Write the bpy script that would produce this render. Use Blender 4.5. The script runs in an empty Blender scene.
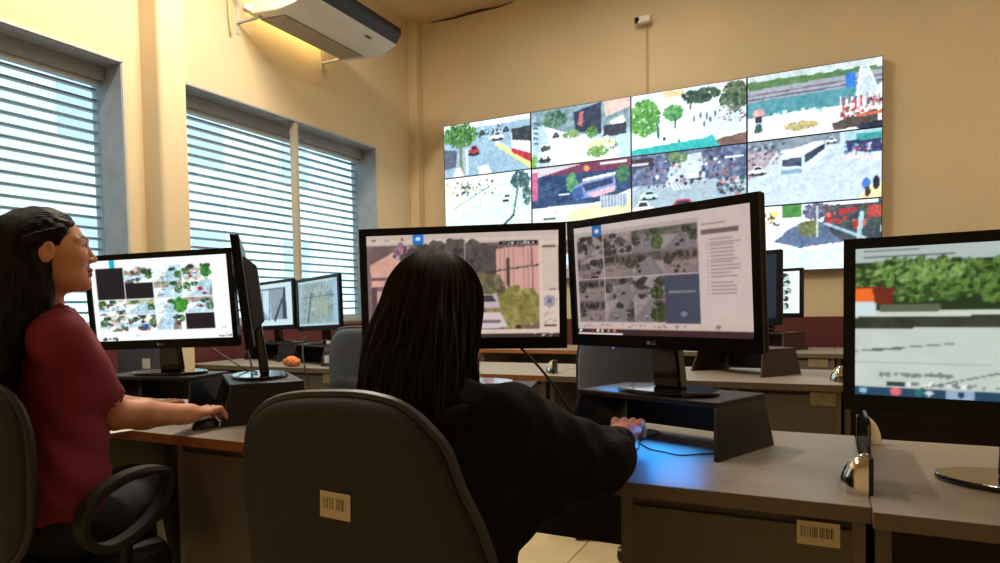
import bpy, bmesh, math, random
import numpy as np
from mathutils import Vector, Matrix

# ------------------------------------------------------------------ camera
scene = bpy.context.scene
COL = scene.collection
YAW, PITCH, ROLL = math.radians(28.58147), math.radians(-2.32368), math.radians(1.09576)
FPX, CX, CY = 690.89, 447.0, 335.0
CAM_Z = 1.125
fw = Vector((-math.sin(YAW) * math.cos(PITCH), math.cos(YAW) * math.cos(PITCH), math.sin(PITCH)))
rt = Vector((math.cos(YAW), math.sin(YAW), 0))
dn = fw.cross(rt)
if dn.z > 0: dn = -dn
rt2 = rt * math.cos(ROLL) + dn * math.sin(ROLL)
dn2 = -rt * math.sin(ROLL) + dn * math.cos(ROLL)
cam_d = bpy.data.cameras.new('camera')
cam = bpy.data.objects.new('camera', cam_d)
COL.objects.link(cam)
cm = Matrix((rt2, -dn2, -fw)).transposed().to_4x4()
cm.translation = (0, 0, CAM_Z)
cam.matrix_world = cm
cam_d.sensor_width = 36
cam_d.lens = 36 * FPX / 1000
cam_d.shift_x = (500 - CX) / 1000
cam_d.shift_y = (CY - 281.5) / 1000
cam_d.clip_start = 0.02
scene.camera = cam

# ------------------------------------------------------------------ colour management, world
vs = scene.view_settings
vs.view_transform = 'Standard'; vs.look = 'None'; vs.gamma = 1.0; vs.use_curve_mapping = False
vs.exposure = 0.0
world = bpy.data.worlds.new('world'); scene.world = world
world.use_nodes = True
wb = world.node_tree.nodes['Background']
wb.inputs[0].default_value = (0.78, 0.9, 1.0, 1)
wb.inputs[1].default_value = 2.6

ROOM_X0, ROOM_X1, ROOM_Y0, ROOM_Y1, ROOM_Z = -4.09, 3.6, -2.2, 6.83, 4.305
LAMPS = [  # fluorescent ceiling fixtures: x, y, power in watts
    (-2.75, 3.1, 126), (0.3, 3.6, 32), (-1.4, 5.2, 20), (2.4, 4.8, 22), (-2.9, 0.9, 30)]

# ------------------------------------------------------------------ materials
def lin(c):
    c = c / 255.0
    return c / 12.92 if c <= 0.04045 else ((c + 0.055) / 1.055) ** 2.4
def rgb(r, g, b): return (lin(r), lin(g), lin(b), 1)
MATS = {}
def mat(name, col, rough=0.6, metal=0.0, var=0.0, vscale=6.0, bump=0.0, bscale=80.0, spec=0.5, stretch=None, coat=0.0):
    if name in MATS: return MATS[name]
    m = bpy.data.materials.new(name); m.use_nodes = True
    nt = m.node_tree; b = nt.nodes['Principled BSDF']
    c = rgb(*col)
    b.inputs['Base Color'].default_value = c
    b.inputs['Roughness'].default_value = rough
    b.inputs['Metallic'].default_value = metal
    b.inputs['Specular IOR Level'].default_value = spec
    b.inputs['Coat Weight'].default_value = coat
    if var or bump:
        tc = nt.nodes.new('ShaderNodeTexCoord'); mp = nt.nodes.new('ShaderNodeMapping')
        nt.links.new(tc.outputs['Object'], mp.inputs[0])
        if stretch: mp.inputs['Scale'].default_value = stretch
    if var:
        n = nt.nodes.new('ShaderNodeTexNoise'); n.inputs['Scale'].default_value = vscale; n.inputs['Detail'].default_value = 5
        nt.links.new(mp.outputs[0], n.inputs['Vector'])
        r = nt.nodes.new('ShaderNodeValToRGB')
        r.color_ramp.elements[0].position = 0.3; r.color_ramp.elements[1].position = 0.7
        r.color_ramp.elements[0].color = tuple(x * (1 - var) for x in c[:3]) + (1,)
        r.color_ramp.elements[1].color = tuple(min(1, x * (1 + var)) for x in c[:3]) + (1,)
        nt.links.new(n.outputs['Fac'], r.inputs[0]); nt.links.new(r.outputs[0], b.inputs['Base Color'])
    if bump:
        n2 = nt.nodes.new('ShaderNodeTexNoise'); n2.inputs['Scale'].default_value = bscale; n2.inputs['Detail'].default_value = 3
        nt.links.new(mp.outputs[0], n2.inputs['Vector'])
        bp = nt.nodes.new('ShaderNodeBump'); bp.inputs['Strength'].default_value = bump; bp.inputs['Distance'].default_value = 0.01
        nt.links.new(n2.outputs['Fac'], bp.inputs['Height']); nt.links.new(bp.outputs[0], b.inputs['Normal'])
    MATS[name] = m
    return m

def attr_mat(name, emit=0.0, rough=0.5, spec=0.5, bump=0.0, bscale=60.0, stretch=None, sss=0.0):
    """colour comes from the mesh colour attribute 'paint'"""
    m = bpy.data.materials.new(name); m.use_nodes = True
    nt = m.node_tree; b = nt.nodes['Principled BSDF']
    a = nt.nodes.new('ShaderNodeAttribute'); a.attribute_name = 'paint'
    b.inputs['Roughness'].default_value = rough; b.inputs['Specular IOR Level'].default_value = spec
    if emit:
        b.inputs['Base Color'].default_value = (0.01, 0.01, 0.012, 1)
        nt.links.new(a.outputs['Color'], b.inputs['Emission Color']); b.inputs['Emission Strength'].default_value = emit
    else:
        nt.links.new(a.outputs['Color'], b.inputs['Base Color'])
        b.inputs['Subsurface Weight'].default_value = sss
        b.inputs['Subsurface Radius'].default_value = (0.01, 0.004, 0.002)
    if bump:
        tc = nt.nodes.new('ShaderNodeTexCoord'); mp = nt.nodes.new('ShaderNodeMapping')
        nt.links.new(tc.outputs['Object'], mp.inputs[0])
        if stretch: mp.inputs['Scale'].default_value = stretch
        n2 = nt.nodes.new('ShaderNodeTexNoise'); n2.inputs['Scale'].default_value = bscale; n2.inputs['Detail'].default_value = 4
        nt.links.new(mp.outputs[0], n2.inputs['Vector'])
        bp = nt.nodes.new('ShaderNodeBump'); bp.inputs['Strength'].default_value = bump; bp.inputs['Distance'].default_value = 0.01
        nt.links.new(n2.outputs['Fac'], bp.inputs['Height']); nt.links.new(bp.outputs[0], b.inputs['Normal'])
    return m

def emit_mat(name, col, strength):
    m = bpy.data.materials.new(name); m.use_nodes = True
    b = m.node_tree.nodes['Principled BSDF']
    b.inputs['Base Color'].default_value = (0.8, 0.8, 0.8, 1)
    b.inputs['Emission Color'].default_value = rgb(*col); b.inputs['Emission Strength'].default_value = strength
    return m

def glass_mat(name, tint=(235, 245, 245), gloss=0.08, rough=0.02):
    m = bpy.data.materials.new(name); m.use_nodes = True
    nt = m.node_tree; nt.nodes.remove(nt.nodes['Principled BSDF'])
    t = nt.nodes.new('ShaderNodeBsdfTransparent'); t.inputs[0].default_value = rgb(*tint)
    g = nt.nodes.new('ShaderNodeBsdfGlossy'); g.inputs['Roughness'].default_value = rough
    mx = nt.nodes.new('ShaderNodeMixShader'); mx.inputs[0].default_value = gloss
    nt.links.new(t.outputs[0], mx.inputs[1]); nt.links.new(g.outputs[0], mx.inputs[2])
    nt.links.new(mx.outputs[0], nt.nodes['Material Output'].inputs[0])
    return m

M_WALL = mat('plaster_cream', (216, 195, 158), 0.85, var=0.05, vscale=1.3, bump=0.15, bscale=35)
M_CEIL = mat('ceiling_cream', (206, 182, 146), 0.9, var=0.08, vscale=2.0, bump=0.15, bscale=30)
M_WAINS = mat('wainscot_maroon', (92, 38, 36), 0.55, var=0.08, vscale=3)
M_TILE = mat('floor_tile_cream', (205, 184, 142), 0.35, var=0.08, vscale=5)
M_GROUT = mat('grout_brown', (120, 100, 74), 0.9)
M_GREYMETAL = mat('window_grey_metal', (150, 153, 158), 0.5, var=0.1, vscale=9)
M_ALU = mat('aluminium_light', (190, 190, 186), 0.4, 0.2)
M_SLAT = mat('shutter_slat_grey', (140, 148, 158), 0.6)
M_MULL = mat('mullion_beige', (180, 168, 145), 0.6)
M_GLASS = glass_mat('window_glass')
M_CLEAR = glass_mat('clear_plastic', (225, 232, 235), 0.12, 0.08)
M_DIVGLASS = glass_mat('divider_glass', (120, 135, 125), 0.15, 0.02)
M_DESK = mat('desk_laminate_grey', (142, 132, 118), 0.42, var=0.05, vscale=3, stretch=(1, 12, 4))
M_DESKBODY = mat('desk_body_brown_grey', (92, 84, 70), 0.6, var=0.06, vscale=4)
M_EDGEBROWN = mat('edge_band_brown', (150, 92, 42), 0.5, var=0.15, vscale=8, stretch=(1, 8, 8))
M_EDGEGREY = mat('edge_band_grey', (104, 92, 74), 0.5)
M_BLACK = mat('black_plastic', (18, 18, 20), 0.38)
M_BEZEL = mat('bezel_black', (11, 11, 13), 0.3, spec=.2)
M_GLOSSBLACK = mat('gloss_black_plastic', (10, 10, 12), 0.1, coat=0.5)
M_DARKMETAL = mat('riser_black_metal', (24, 22, 22), 0.45, bump=0.05, bscale=200)
M_MAROONRISER = mat('riser_maroon_laminate', (52, 22, 22), 0.5)
M_CHAIR = mat('chair_shell_black', (16, 15, 13), 0.55, bump=0.25, bscale=300)
M_CHAIRRIM = mat('chair_rim_plastic', (34, 32, 26), 0.45)
M_FABRIC = mat('chair_fabric_slate', (78, 84, 98), 0.9, bump=0.3, bscale=400)
M_CHROME = mat('chrome', (225, 222, 215), 0.12, 1.0)
M_ACWHITE = mat('ac_white', (220, 215, 204), 0.45, var=0.04)
M_ACGREY = mat('ac_grey', (150, 142, 128), 0.5)
M_ACBLACK = mat('ac_black', (22, 20, 18), 0.4)
M_PAPER = mat('paper_white', (225, 222, 212), 0.8)
M_CABLE = mat('cable_black', (14, 14, 15), 0.5)
M_ORANGE = mat('orange_cloth', (214, 128, 66), 0.8, var=0.2, vscale=30)

# ------------------------------------------------------------------ mesh helpers
class MB:
    def __init__(s): s.v = []; s.f = []
    def add(s, v, f):
        o = len(s.v); s.v += [tuple(p) for p in v]; s.f += [tuple(i + o for i in q) for q in f]; return s
    def box(s, x0, x1, y0, y1, z0, z1, M=None):
        v = [Vector(p) for p in ((x0,y0,z0),(x1,y0,z0),(x1,y1,z0),(x0,y1,z0),(x0,y0,z1),(x1,y0,z1),(x1,y1,z1),(x0,y1,z1))]
        if M is not None: v = [M @ p for p in v]
        return s.add(v, ((0,3,2,1),(4,5,6,7),(0,1,5,4),(1,2,6,5),(2,3,7,6),(3,0,4,7)))
    def hexa(s, lo, hi):  # two quads (lower, upper), same winding seen from above
        return s.add(list(lo) + list(hi), ((0,3,2,1),(4,5,6,7),(0,1,5,4),(1,2,6,5),(2,3,7,6),(3,0,4,7)))
    def tube(s, pts, r, n=10, cap=True, closed=False):
        pts = [Vector(p) for p in pts]; N = len(pts)
        rs = r if isinstance(r, (list, tuple)) else [r] * N
        rings = []; up = None
        for i, p in enumerate(pts):
            if closed: t = (pts[(i + 1) % N] - pts[i - 1])
            else: t = pts[min(i + 1, N - 1)] - pts[max(i - 1, 0)]
            t.normalize()
            if up is None:
                up = Vector((0, 0, 1)) if abs(t.z) < 0.9 else Vector((1, 0, 0))
            a = (up - t * up.dot(t)).normalized(); b = t.cross(a); up = a
            rings.append([p + (a * math.cos(k * 2 * math.pi / n) + b * math.sin(k * 2 * math.pi / n)) * rs[i] for k in range(n)])
        v = [q for rg in rings for q in rg]; f = []
        for i in range(N if closed else N - 1):
            j = (i + 1) % N
            for k in range(n): f.append((i*n+k, i*n+(k+1)%n, j*n+(k+1)%n, j*n+k))
        if cap and not closed:
            f.append(tuple(reversed(range(n)))); f.append(tuple((N-1)*n+k for k in range(n)))
        return s.add(v, f)
    def lathe(s, prof, n=24, M=None):
        v = []; f = []
        for r, z in prof:
            for k in range(n):
                a = 2 * math.pi * k / n; p = Vector((r * math.cos(a), r * math.sin(a), z)); v.append(M @ p if M is not None else p)
        for i in range(len(prof) - 1):
            for k in range(n): f.append((i*n+k, i*n+(k+1)%n, (i+1)*n+(k+1)%n, (i+1)*n+k))
        f.append(tuple(reversed(range(n)))); f.append(tuple((len(prof)-1)*n+k for k in range(n)))
        return s.add(v, f)
    def prism(s, poly, a0, a1, axis):  # polygon in the two other axes, extruded along axis
        n = len(poly); v = []
        for a in (a0, a1):
            for p, q in poly:
                v.append({'x': (a, p, q), 'y': (p, a, q), 'z': (p, q, a)}[axis])
        f = [tuple(range(n)), tuple(range(2*n-1, n-1, -1))]
        for i in range(n): f.append((i, i + n, (i+1) % n + n, (i+1) % n))
        return s.add(v, f)
    def mesh(s, name, bevel=0.0, smooth=False, seg=2):
        me = bpy.data.meshes.new(name); me.from_pydata(s.v, [], s.f)
        bm = bmesh.new(); bm.from_mesh(me)
        bmesh.ops.recalc_face_normals(bm, faces=bm.faces)
        if bevel:
            ed = [e for e in bm.edges if len(e.link_faces) == 2 and e.calc_face_angle(0) > 0.5]
            bmesh.ops.bevel(bm, geom=ed, offset=bevel, segments=seg, affect='EDGES', profile=0.5, clamp_overlap=True)
        if smooth:
            for f in bm.faces: f.smooth = True
            for e in bm.edges:
                if len(e.link_faces) == 2 and e.calc_face_angle(0) > 0.7: e.smooth = False
        bm.to_mesh(me); bm.free()
        return me
    def build(s, name, m, parent=None, bevel=0.0, smooth=False, loc=None, rot=None):
        me = s.mesh(name, bevel, smooth); return link(name, me, m, parent, loc, rot)

def link(name, me, m, parent=None, loc=None, rot=None):
    o = bpy.data.objects.new(name, me); COL.objects.link(o)
    if m is not None and len(me.materials) == 0: me.materials.append(m)
    if parent is not None: o.parent = parent
    if loc is not None: o.location = loc
    if rot is not None: o.rotation_euler = rot
    return o
def tag(o, label=None, cat=None, group=None, kind=None):
    if label: o['label'] = label
    if cat: o['category'] = cat
    if group: o['group'] = group
    if kind: o['kind'] = kind
    return o
def thing(name, label, cat, loc=(0,0,0), rz=0.0, group=None, kind=None):
    o = bpy.data.objects.new(name, None); COL.objects.link(o); o.empty_display_size = 0.1
    o.location = loc; o.rotation_euler = (0, 0, rz)
    return tag(o, label, cat, group, kind)
def struct(o, label): return tag(o, label, kind='structure')
def copy_tree(o, parent=None, loc=None, rz=None, label=None, group=None):
    c = o.copy(); COL.objects.link(c)
    if parent is not None: c.parent = parent
    for ch in list(o.children): copy_tree(ch, c)
    if loc is not None: c.location = loc
    if rz is not None: c.rotation_euler = (0, 0, rz)
    if label: c['label'] = label
    if group: c['group'] = group
    return c
def box(name, m, parent, x0, x1, y0, y1, z0, z1, bevel=0.0):
    return MB().box(x0, x1, y0, y1, z0, z1).build(name, m, parent, bevel)
def circ_pts(n=24): return [(math.cos(2*math.pi*k/n), math.sin(2*math.pi*k/n)) for k in range(n)]
def catmull(pts, n=8, closed=False):
    P = [Vector(p) for p in pts]; out = []; N = len(P)
    for i in range(N if closed else N - 1):
        p0, p1, p2, p3 = (P[(i-1) % N], P[i], P[(i+1) % N], P[(i+2) % N]) if closed else (P[max(i-1,0)], P[i], P[i+1], P[min(i+2,N-1)])
        for k in range(n):
            t = k / n
            out.append(0.5 * ((2*p1) + (p2-p0)*t + (2*p0-5*p1+4*p2-p3)*t*t + (3*p1-p0-3*p2+p3)*t**3))
    if not closed: out.append(P[-1])
    return out

# ------------------------------------------------------------------ the room
X0, X1, Y0, Y1, ZC = ROOM_X0, ROOM_X1, ROOM_Y0, ROOM_Y1, ROOM_Z
WT = 0.30
TS = 0.316; TX = -0.976; TYY = 2.95   # tile size and a grout crossing
fl = thing('floor', 'cream ceramic tile floor with thin brown joints', None, (0, 0, 0), kind='structure')
box('grout_bed', M_GROUT, fl, X0, X1, Y0, Y1, -0.06, -0.003)
tile_me = MB().box(-TS/2+0.002, TS/2-0.002, -TS/2+0.002, TS/2-0.002, -0.01, 0.0).mesh('tile', 0.0015, seg=1)
tile_me.materials.append(M_TILE)
i0 = math.floor((X0 - TX) / TS); i1 = math.ceil((X1 - TX) / TS); j0 = math.floor((Y0 - TYY) / TS); j1 = math.ceil((Y1 - TYY) / TS)
rest = MB()
for i in range(i0, i1):
    for j in range(j0, j1):
        cx, cy = TX + (i + 0.5) * TS, TYY + (j + 0.5) * TS
        if -2.6 < cx < 1.2 and 0.8 < cy < 4.6:
            link('tile', tile_me, None, fl, (cx, cy, 0))
        else:
            rest.box(max(X0, cx-TS/2+0.002), min(X1, cx+TS/2-0.002), max(Y0, cy-TS/2+0.002), min(Y1, cy+TS/2-0.002), -0.01, 0.0)
tag(rest.build('far_tiles', M_TILE, fl), kind='stuff')

struct(box('ceiling', M_CEIL, None, X0, X1, Y0, Y1, ZC, ZC + 0.15), 'cream painted ceiling above the video wall corner')
struct(box('wall_back', M_WALL, None, X0 - WT, X1, Y1, Y1 + 0.2, 0, ZC), 'cream plaster wall carrying the video wall')
struct(box('wall_right', M_WALL, None, X1, X1 + 0.2, Y0, Y1, 0, ZC), 'cream plaster wall on the right, outside the picture')
struct(box('wall_rear', M_WALL, None, X0 - WT, X1, Y0 - 0.2, Y0, 0, ZC), 'cream plaster wall behind the camera')
W1 = (0.95, 3.07); W2 = (3.34, 6.03); WZ0, WZ1 = 1.0, 2.79
wl = MB()
wl.box(X0-WT, X0, Y0, Y1, 0, WZ0); wl.box(X0-WT, X0, Y0, Y1, WZ1, ZC)
wl.box(X0-WT, X0, Y0, W1[0], WZ0, WZ1); wl.box(X0-WT, X0, W1[1], W2[0], WZ0, WZ1); wl.box(X0-WT, X0, W2[1], Y1, WZ0, WZ1)
struct(wl.build('wall_left', M_WALL), 'cream plaster window wall on the left')
# pilaster between the two windows (rounded shoulder) and the corner pillar
pil = MB()
px0 = X0; pts = [(px0, 3.215), (px0 + 0.155, 3.215)]
for k in range(7):
    a = math.pi/2 * k / 6; pts.append((px0 + 0.155 + 0.035*math.sin(a), 3.25 - 0.035*math.cos(a)))
pts += [(px0 + 0.19, 3.425), (px0, 3.425)]
pil.prism(pts, 0, ZC, 'z')
struct(pil.build('trim_1', M_WALL, smooth=True), 'cream plaster pilaster between the two windows')
struct(box('trim_2', M_WALL, None, X0, X0 + 0.112, 6.70, Y1, 0, ZC, 0.008), 'cream corner pillar beside the video wall')
# maroon dado
struct(box('trim_3', M_WAINS, None, X0 + 0.112, X1, Y1 - 0.012, Y1, 0, 0.98), 'dark maroon painted dado along the video wall')
struct(box('trim_4', M_WAINS, None, X0, X0 + 0.012, Y0, 3.215, 0, 0.98), 'dark maroon painted dado under the near window')
struct(box('trim_5', M_WAINS, None, X0, X0 + 0.012, 3.425, 6.70, 0, 0.98), 'dark maroon painted dado under the far window')
# plaster crack / gap where the wall meets the ceiling
crk = MB().tube([(-3.86, Y1-0.002, ZC-0.012), (-3.55, Y1-0.002, ZC-0.02), (-3.3, Y1-0.002, ZC-0.012), (-3.05, Y1-0.002, ZC-0.02), (-2.85, Y1-0.002, ZC-0.008)], [0.003, 0.012, 0.014, 0.010, 0.003], 6)
struct(crk.build('trim_6', mat('crack_dark', (70, 48, 26), 0.9)), 'dark crack where the back wall meets the ceiling')

# windows: recessed grey reveals, shutter slats, panes
def window(name, label, y0, y1, mull):
    w = thing(name, label, None, (X0, (y0+y1)/2, WZ0), kind='structure')
    c = (y0+y1)/2; h0, h1 = y0-c, y1-c; H = WZ1-WZ0; D = 0.25
    t = 0.012
    rv = MB(); rv.box(-WT-.005, 0.0, h0, h0+t, 0, H); rv.box(-WT-.005, 0.0, h1-t, h1, 0, H); rv.box(-WT-.005, 0.0, h0+t, h1-t, H-t, H)
    rv.build('reveal', M_GREYMETAL, w)
    box('sill', M_GREYMETAL, w, -D, 0.03, h0+t, h1-t, 0.0, 0.025, 0.004)
    bd = MB()  # light outer bead round the opening
    bd.box(0.0, 0.008, h0-0.012, h0+0.006, 0, H+0.01); bd.box(0.0, 0.008, h1-0.006, h1+0.012, 0, H+0.01); bd.box(0.0, 0.008, h0, h1, H-0.006, H+0.012)
    bd.build('bead', M_ALU, w)
    box('shutter_box', M_GREYMETAL, w, -D, -D+0.09, h0+t, h1-t, H-0.10, H-t, 0.004)
    fr = MB(); x = -D + 0.03
    fr.box(x-0.03, x+0.02, h0+t, h1-t, H-0.13, H-0.10); fr.box(x-0.03, x+0.02, h0+t, h1-t, 0.025, 0.06)
    fr.build('window_frame', M_ALU, w, 0.003)
    segs = [h0+t] + [m-c for m in mull] + [h1-t]
    for a, b in zip(segs[:-1], segs[1:]):
        box('pane', M_GLASS, w, x-0.012, x-0.006, a, b, 0.06, H-0.13)
    for m in mull:
        box('mullion', M_MULL, w, -0.06, 0.0, m-c-0.023, m-c+0.023, 0.025, H-t, 0.004)
    # louvre slats outside the pane
    n = int((H-0.16)/0.072)
    me = MB().box(-0.022, 0.022, h0+t, h1-t, -0.007, 0.007).mesh('slat', 0.003, seg=1); me.materials.append(M_SLAT)
    for k in range(n+1):
        link('slat', me, None, w, (-D-0.028, 0, 0.06 + k*0.072), (0, math.radians(-4), 0))
    return w
window('window_1', 'near window with grey reveal and open shutter slats behind the person in red', *W1, [])
window('window_2', 'far window with open shutter slats, pale mullion and grey reveal under the air conditioner', *W2, [4.80])

# pale buildings across the street, seen between the slats
M_FAC = mat('facade_white', (236, 240, 240), 0.9, var=0.04, vscale=0.8)
M_FACWIN = mat('facade_window', (196, 208, 220), 0.4)
def facade(label, y0, y1, z1, x, wins):
    b = thing('building', label, 'building', (x, (y0+y1)/2, -4))
    c = (y0+y1)/2
    box('wall', M_FAC, b, -4, 0, y0-c, y1-c, 0, z1+4)
    me = MB().box(-0.02, 0.03, -0.55, 0.55, 0, 1.5).mesh('window_opening'); me.materials.append(M_FACWIN)
    for (wy, wz) in wins: link('window_opening', me, None, b, (0, wy-c, wz+4))
facade('white building across the street, seen through the near window', -6, 7, 7.5, -12.5, [(1.5+i*3.1, -1+k*3.2) for i in range(2) for k in range(3)])
facade('pale apartment block across the street, seen through the far window', 7.6, 24, 7.0, -14.0, [(9.5+i*3.4, -1.4+k*3.1) for i in range(4) for k in range(3)])

# ------------------------------------------------------------------ ceiling lamps (fluorescent battens above the picture)
for k, (lx, ly, pw) in enumerate(LAMPS):
    L = thing('ceiling_light', ['white twin fluorescent batten on the ceiling nearest the windows', 'white twin fluorescent batten over the middle desks', 'white twin fluorescent batten nearest the video wall', 'white twin fluorescent batten over the right-hand desks', 'white twin fluorescent batten by the near window'][k], 'ceiling light', (lx, ly, ZC - 0.09), 0.0, 'fluorescent ceiling battens')
    box('housing', M_ACWHITE, L, -0.07, 0.07, -0.62, 0.62, 0.04, 0.09, 0.006)
    for s in (-1, 1):
        MB().tube([(s*0.035, -0.59, 0.02), (s*0.035, 0.59, 0.02)], 0.013, 10).build('tube', emit_mat('tube_glow', (255, 225, 165), 6), L)
    ld = bpy.data.lights.new('batten_light', 'AREA'); ld.shape = 'RECTANGLE'; ld.size = 0.14; ld.size_y = 1.2
    ld.energy = pw; ld.color = (1.0, 0.905, 0.75)
    lo = bpy.data.objects.new('batten_light', ld); COL.objects.link(lo); lo.parent = L; lo.location = (0, 0, -0.005)
# ------------------------------------------------------------------ painted screens (colour attribute on a fine grid)
class Img:
    def __init__(s, w, h, base=(128, 128, 128), seed=0):
        s.w, s.h = w, h; s.a = np.empty((h, w, 3)); s.a[:] = base; s.rng = np.random.default_rng(seed)
        s.X, s.Y = np.meshgrid((np.arange(w) + 0.5) / w, (np.arange(h) + 0.5) / h)
    def put(s, mask, col, al=1.0):
        m = np.clip(mask, 0, 1)[..., None] * al; s.a = s.a * (1 - m) + np.array(col, float) * m; return s
    def rect(s, x0, y0, x1, y1, col, al=1.0): return s.put(((s.X >= x0) & (s.X < x1) & (s.Y >= y0) & (s.Y < y1)).astype(float), col, al)
    def ell(s, x, y, rx, ry, col, al=1.0, rough=0.0):
        d = ((s.X-x)/rx)**2 + ((s.Y-y)/ry)**2
        if rough: d = d + rough * (s.noise(14) - 0.5) * 2
        return s.put((d < 1).astype(float), col, al)
    def poly(s, pts, col, al=1.0, rough=0.0):
        X = s.X + (rough * (s.noise(16) - 0.5) if rough else 0); Y = s.Y + (rough * (s.noise(16) - 0.5) if rough else 0)
        m = np.zeros(X.shape, bool); n = len(pts)
        for i in range(n):
            (xa, ya), (xb, yb) = pts[i], pts[(i + 1) % n]
            if ya == yb: continue
            c = ((ya > Y) != (yb > Y)) & (X < (xb - xa) * (Y - ya) / (yb - ya) + xa); m ^= c
        return s.put(m.astype(float), col, al)
    def line(s, x0, y0, x1, y1, w, col, al=1.0):
        asp = s.w / s.h; dx, dy = (x1-x0)*asp, y1-y0; L = dx*dx + dy*dy + 1e-9
        t = np.clip((((s.X-x0)*asp)*dx + (s.Y-y0)*dy) / L, 0, 1)
        d = np.hypot((s.X-x0)*asp - t*dx, (s.Y-y0) - t*dy); return s.put((d < w).astype(float), col, al)
    def noise(s, n, oct=2):
        out = np.zeros((s.h, s.w)); amp = 1; tot = 0
        for o in range(oct):
            k = max(2, n * 2**o); kh = max(2, int(k * s.h / s.w)); g = s.rng.random((kh + 2, k + 2))
            xs = s.X * k; ys = s.Y * kh; xi = xs.astype(int); yi = ys.astype(int); fx = xs - xi; fy = ys - yi
            v = g[yi, xi]*(1-fx)*(1-fy) + g[yi, xi+1]*fx*(1-fy) + g[yi+1, xi]*(1-fx)*fy + g[yi+1, xi+1]*fx*fy
            out += v * amp; tot += amp; amp *= 0.6
        return out / tot
    def grain(s, amt, n=30, region=None):
        d = (s.noise(n, 2) - 0.5)[..., None] * 2 * amt
        if region is not None:
            x0, y0, x1, y1 = region; d = d * (((s.X >= x0) & (s.X < x1) & (s.Y >= y0) & (s.Y < y1)).astype(float)[..., None])
        s.a = s.a + d; return s
    def leaves(s, x, y, rx, ry, c1, c2, n=60, sz=0.03):
        for _ in range(int(n*2.6)):
            a = s.rng.random() * 6.283; r = math.sqrt(s.rng.random())
            t = s.rng.random(); c = [c1[i]*(1-t) + c2[i]*t for i in range(3)]
            q = sz * .5 * (0.5 + 0.9*s.rng.random()); s.ell(x + rx*r*math.cos(a), y + ry*r*math.sin(a), q, q*1.9, c)
        return s
    def dots(s, x0, y0, x1, y1, n, cols, sz=0.012):
        for _ in range(int(n*1.5)):
            c = cols[s.rng.integers(len(cols))]; q = sz * .55 * (0.6 + 0.9*s.rng.random())
            s.ell(x0 + (x1-x0)*s.rng.random(), y0 + (y1-y0)*s.rng.random(), q, q*1.8, c)
        return s
    def car(s, x, y, w, h, col, glass=(40, 45, 60)):
        s.ell(x, y + h*0.42, w*0.52, h*0.16, (50, 55, 65))
        s.poly([(x-w/2, y+h*0.35), (x-w/2, y), (x-w*0.3, y-h*0.05), (x-w*0.18, y-h*0.4), (x+w*0.2, y-h*0.4), (x+w*0.34, y-h*0.03), (x+w/2, y+h*0.05), (x+w/2, y+h*0.35)], col)
        s.poly([(x-w*0.22, y-h*0.05), (x-w*0.14, y-h*0.33), (x+w*0.16, y-h*0.33), (x+w*0.26, y-h*0.05)], glass)
        s.ell(x-w*0.28, y+h*0.36, w*0.09, h*0.14, (25, 25, 30)); s.ell(x+w*0.28, y+h*0.36, w*0.09, h*0.14, (25, 25, 30)); return s
    def paste(s, o, x0, y0, x1, y1):
        m = (s.X >= x0) & (s.X < x1) & (s.Y >= y0) & (s.Y < y1)
        u = np.clip(((s.X[m]-x0)/(x1-x0)*o.w).astype(int), 0, o.w-1); v = np.clip(((s.Y[m]-y0)/(y1-y0)*o.h).astype(int), 0, o.h-1)
        s.a[m] = o.a[v, u]; return s
    def fx(s, gain=1.0, tint=(1, 1, 1), con=1.0, lift=0):
        s.a = ((s.a - 128) * con + 128) * gain * np.array(tint) + lift; return s

def photo(im, sat=.84, gr=24, lift=(4, 9, 10)):
    n = (im.noise(60, 2) - .5)[..., None]*2*gr*(.3 + 1.4*im.noise(7, 1)[..., None]) + (im.noise(22, 2) - .5)[..., None]*18 + (im.rng.random(im.a.shape) - .5)*16; g = im.a.mean(-1, keepdims=True)
    im.a = np.clip((im.a*sat + g*(1-sat)) + n, 0, 255)*1.03 + np.array(lift); return im
def s2l(a):
    a = np.clip(a, 0, 255) / 255.0
    return np.where(a <= 0.04045, a / 12.92, ((a + 0.055) / 1.055) ** 2.4)
def screen_mesh(name, img, w, h, blur=True):
    """upright grid in the local XZ plane, facing -Y, centred"""
    nx, ny = img.w, img.h
    if nx > 90 and blur:
        p = np.pad(img.a, ((1, 1), (1, 1), (0, 0)), 'edge'); img.a = .6*img.a + .1*(p[:-2, 1:-1] + p[2:, 1:-1] + p[1:-1, :-2] + p[1:-1, 2:])
    xs = np.linspace(-w/2, w/2, nx); zs = np.linspace(h/2, -h/2, ny)
    XX, ZZ = np.meshgrid(xs, zs)
    co = np.stack([XX, np.zeros_like(XX), ZZ], -1).reshape(-1, 3)
    idx = np.arange(nx*ny).reshape(ny, nx)
    f = np.stack([idx[1:, :-1], idx[1:, 1:], idx[:-1, 1:], idx[:-1, :-1]], -1).reshape(-1, 4)
    return np_mesh(name, co, f, s2l(img.a.reshape(-1, 3)))
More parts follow.
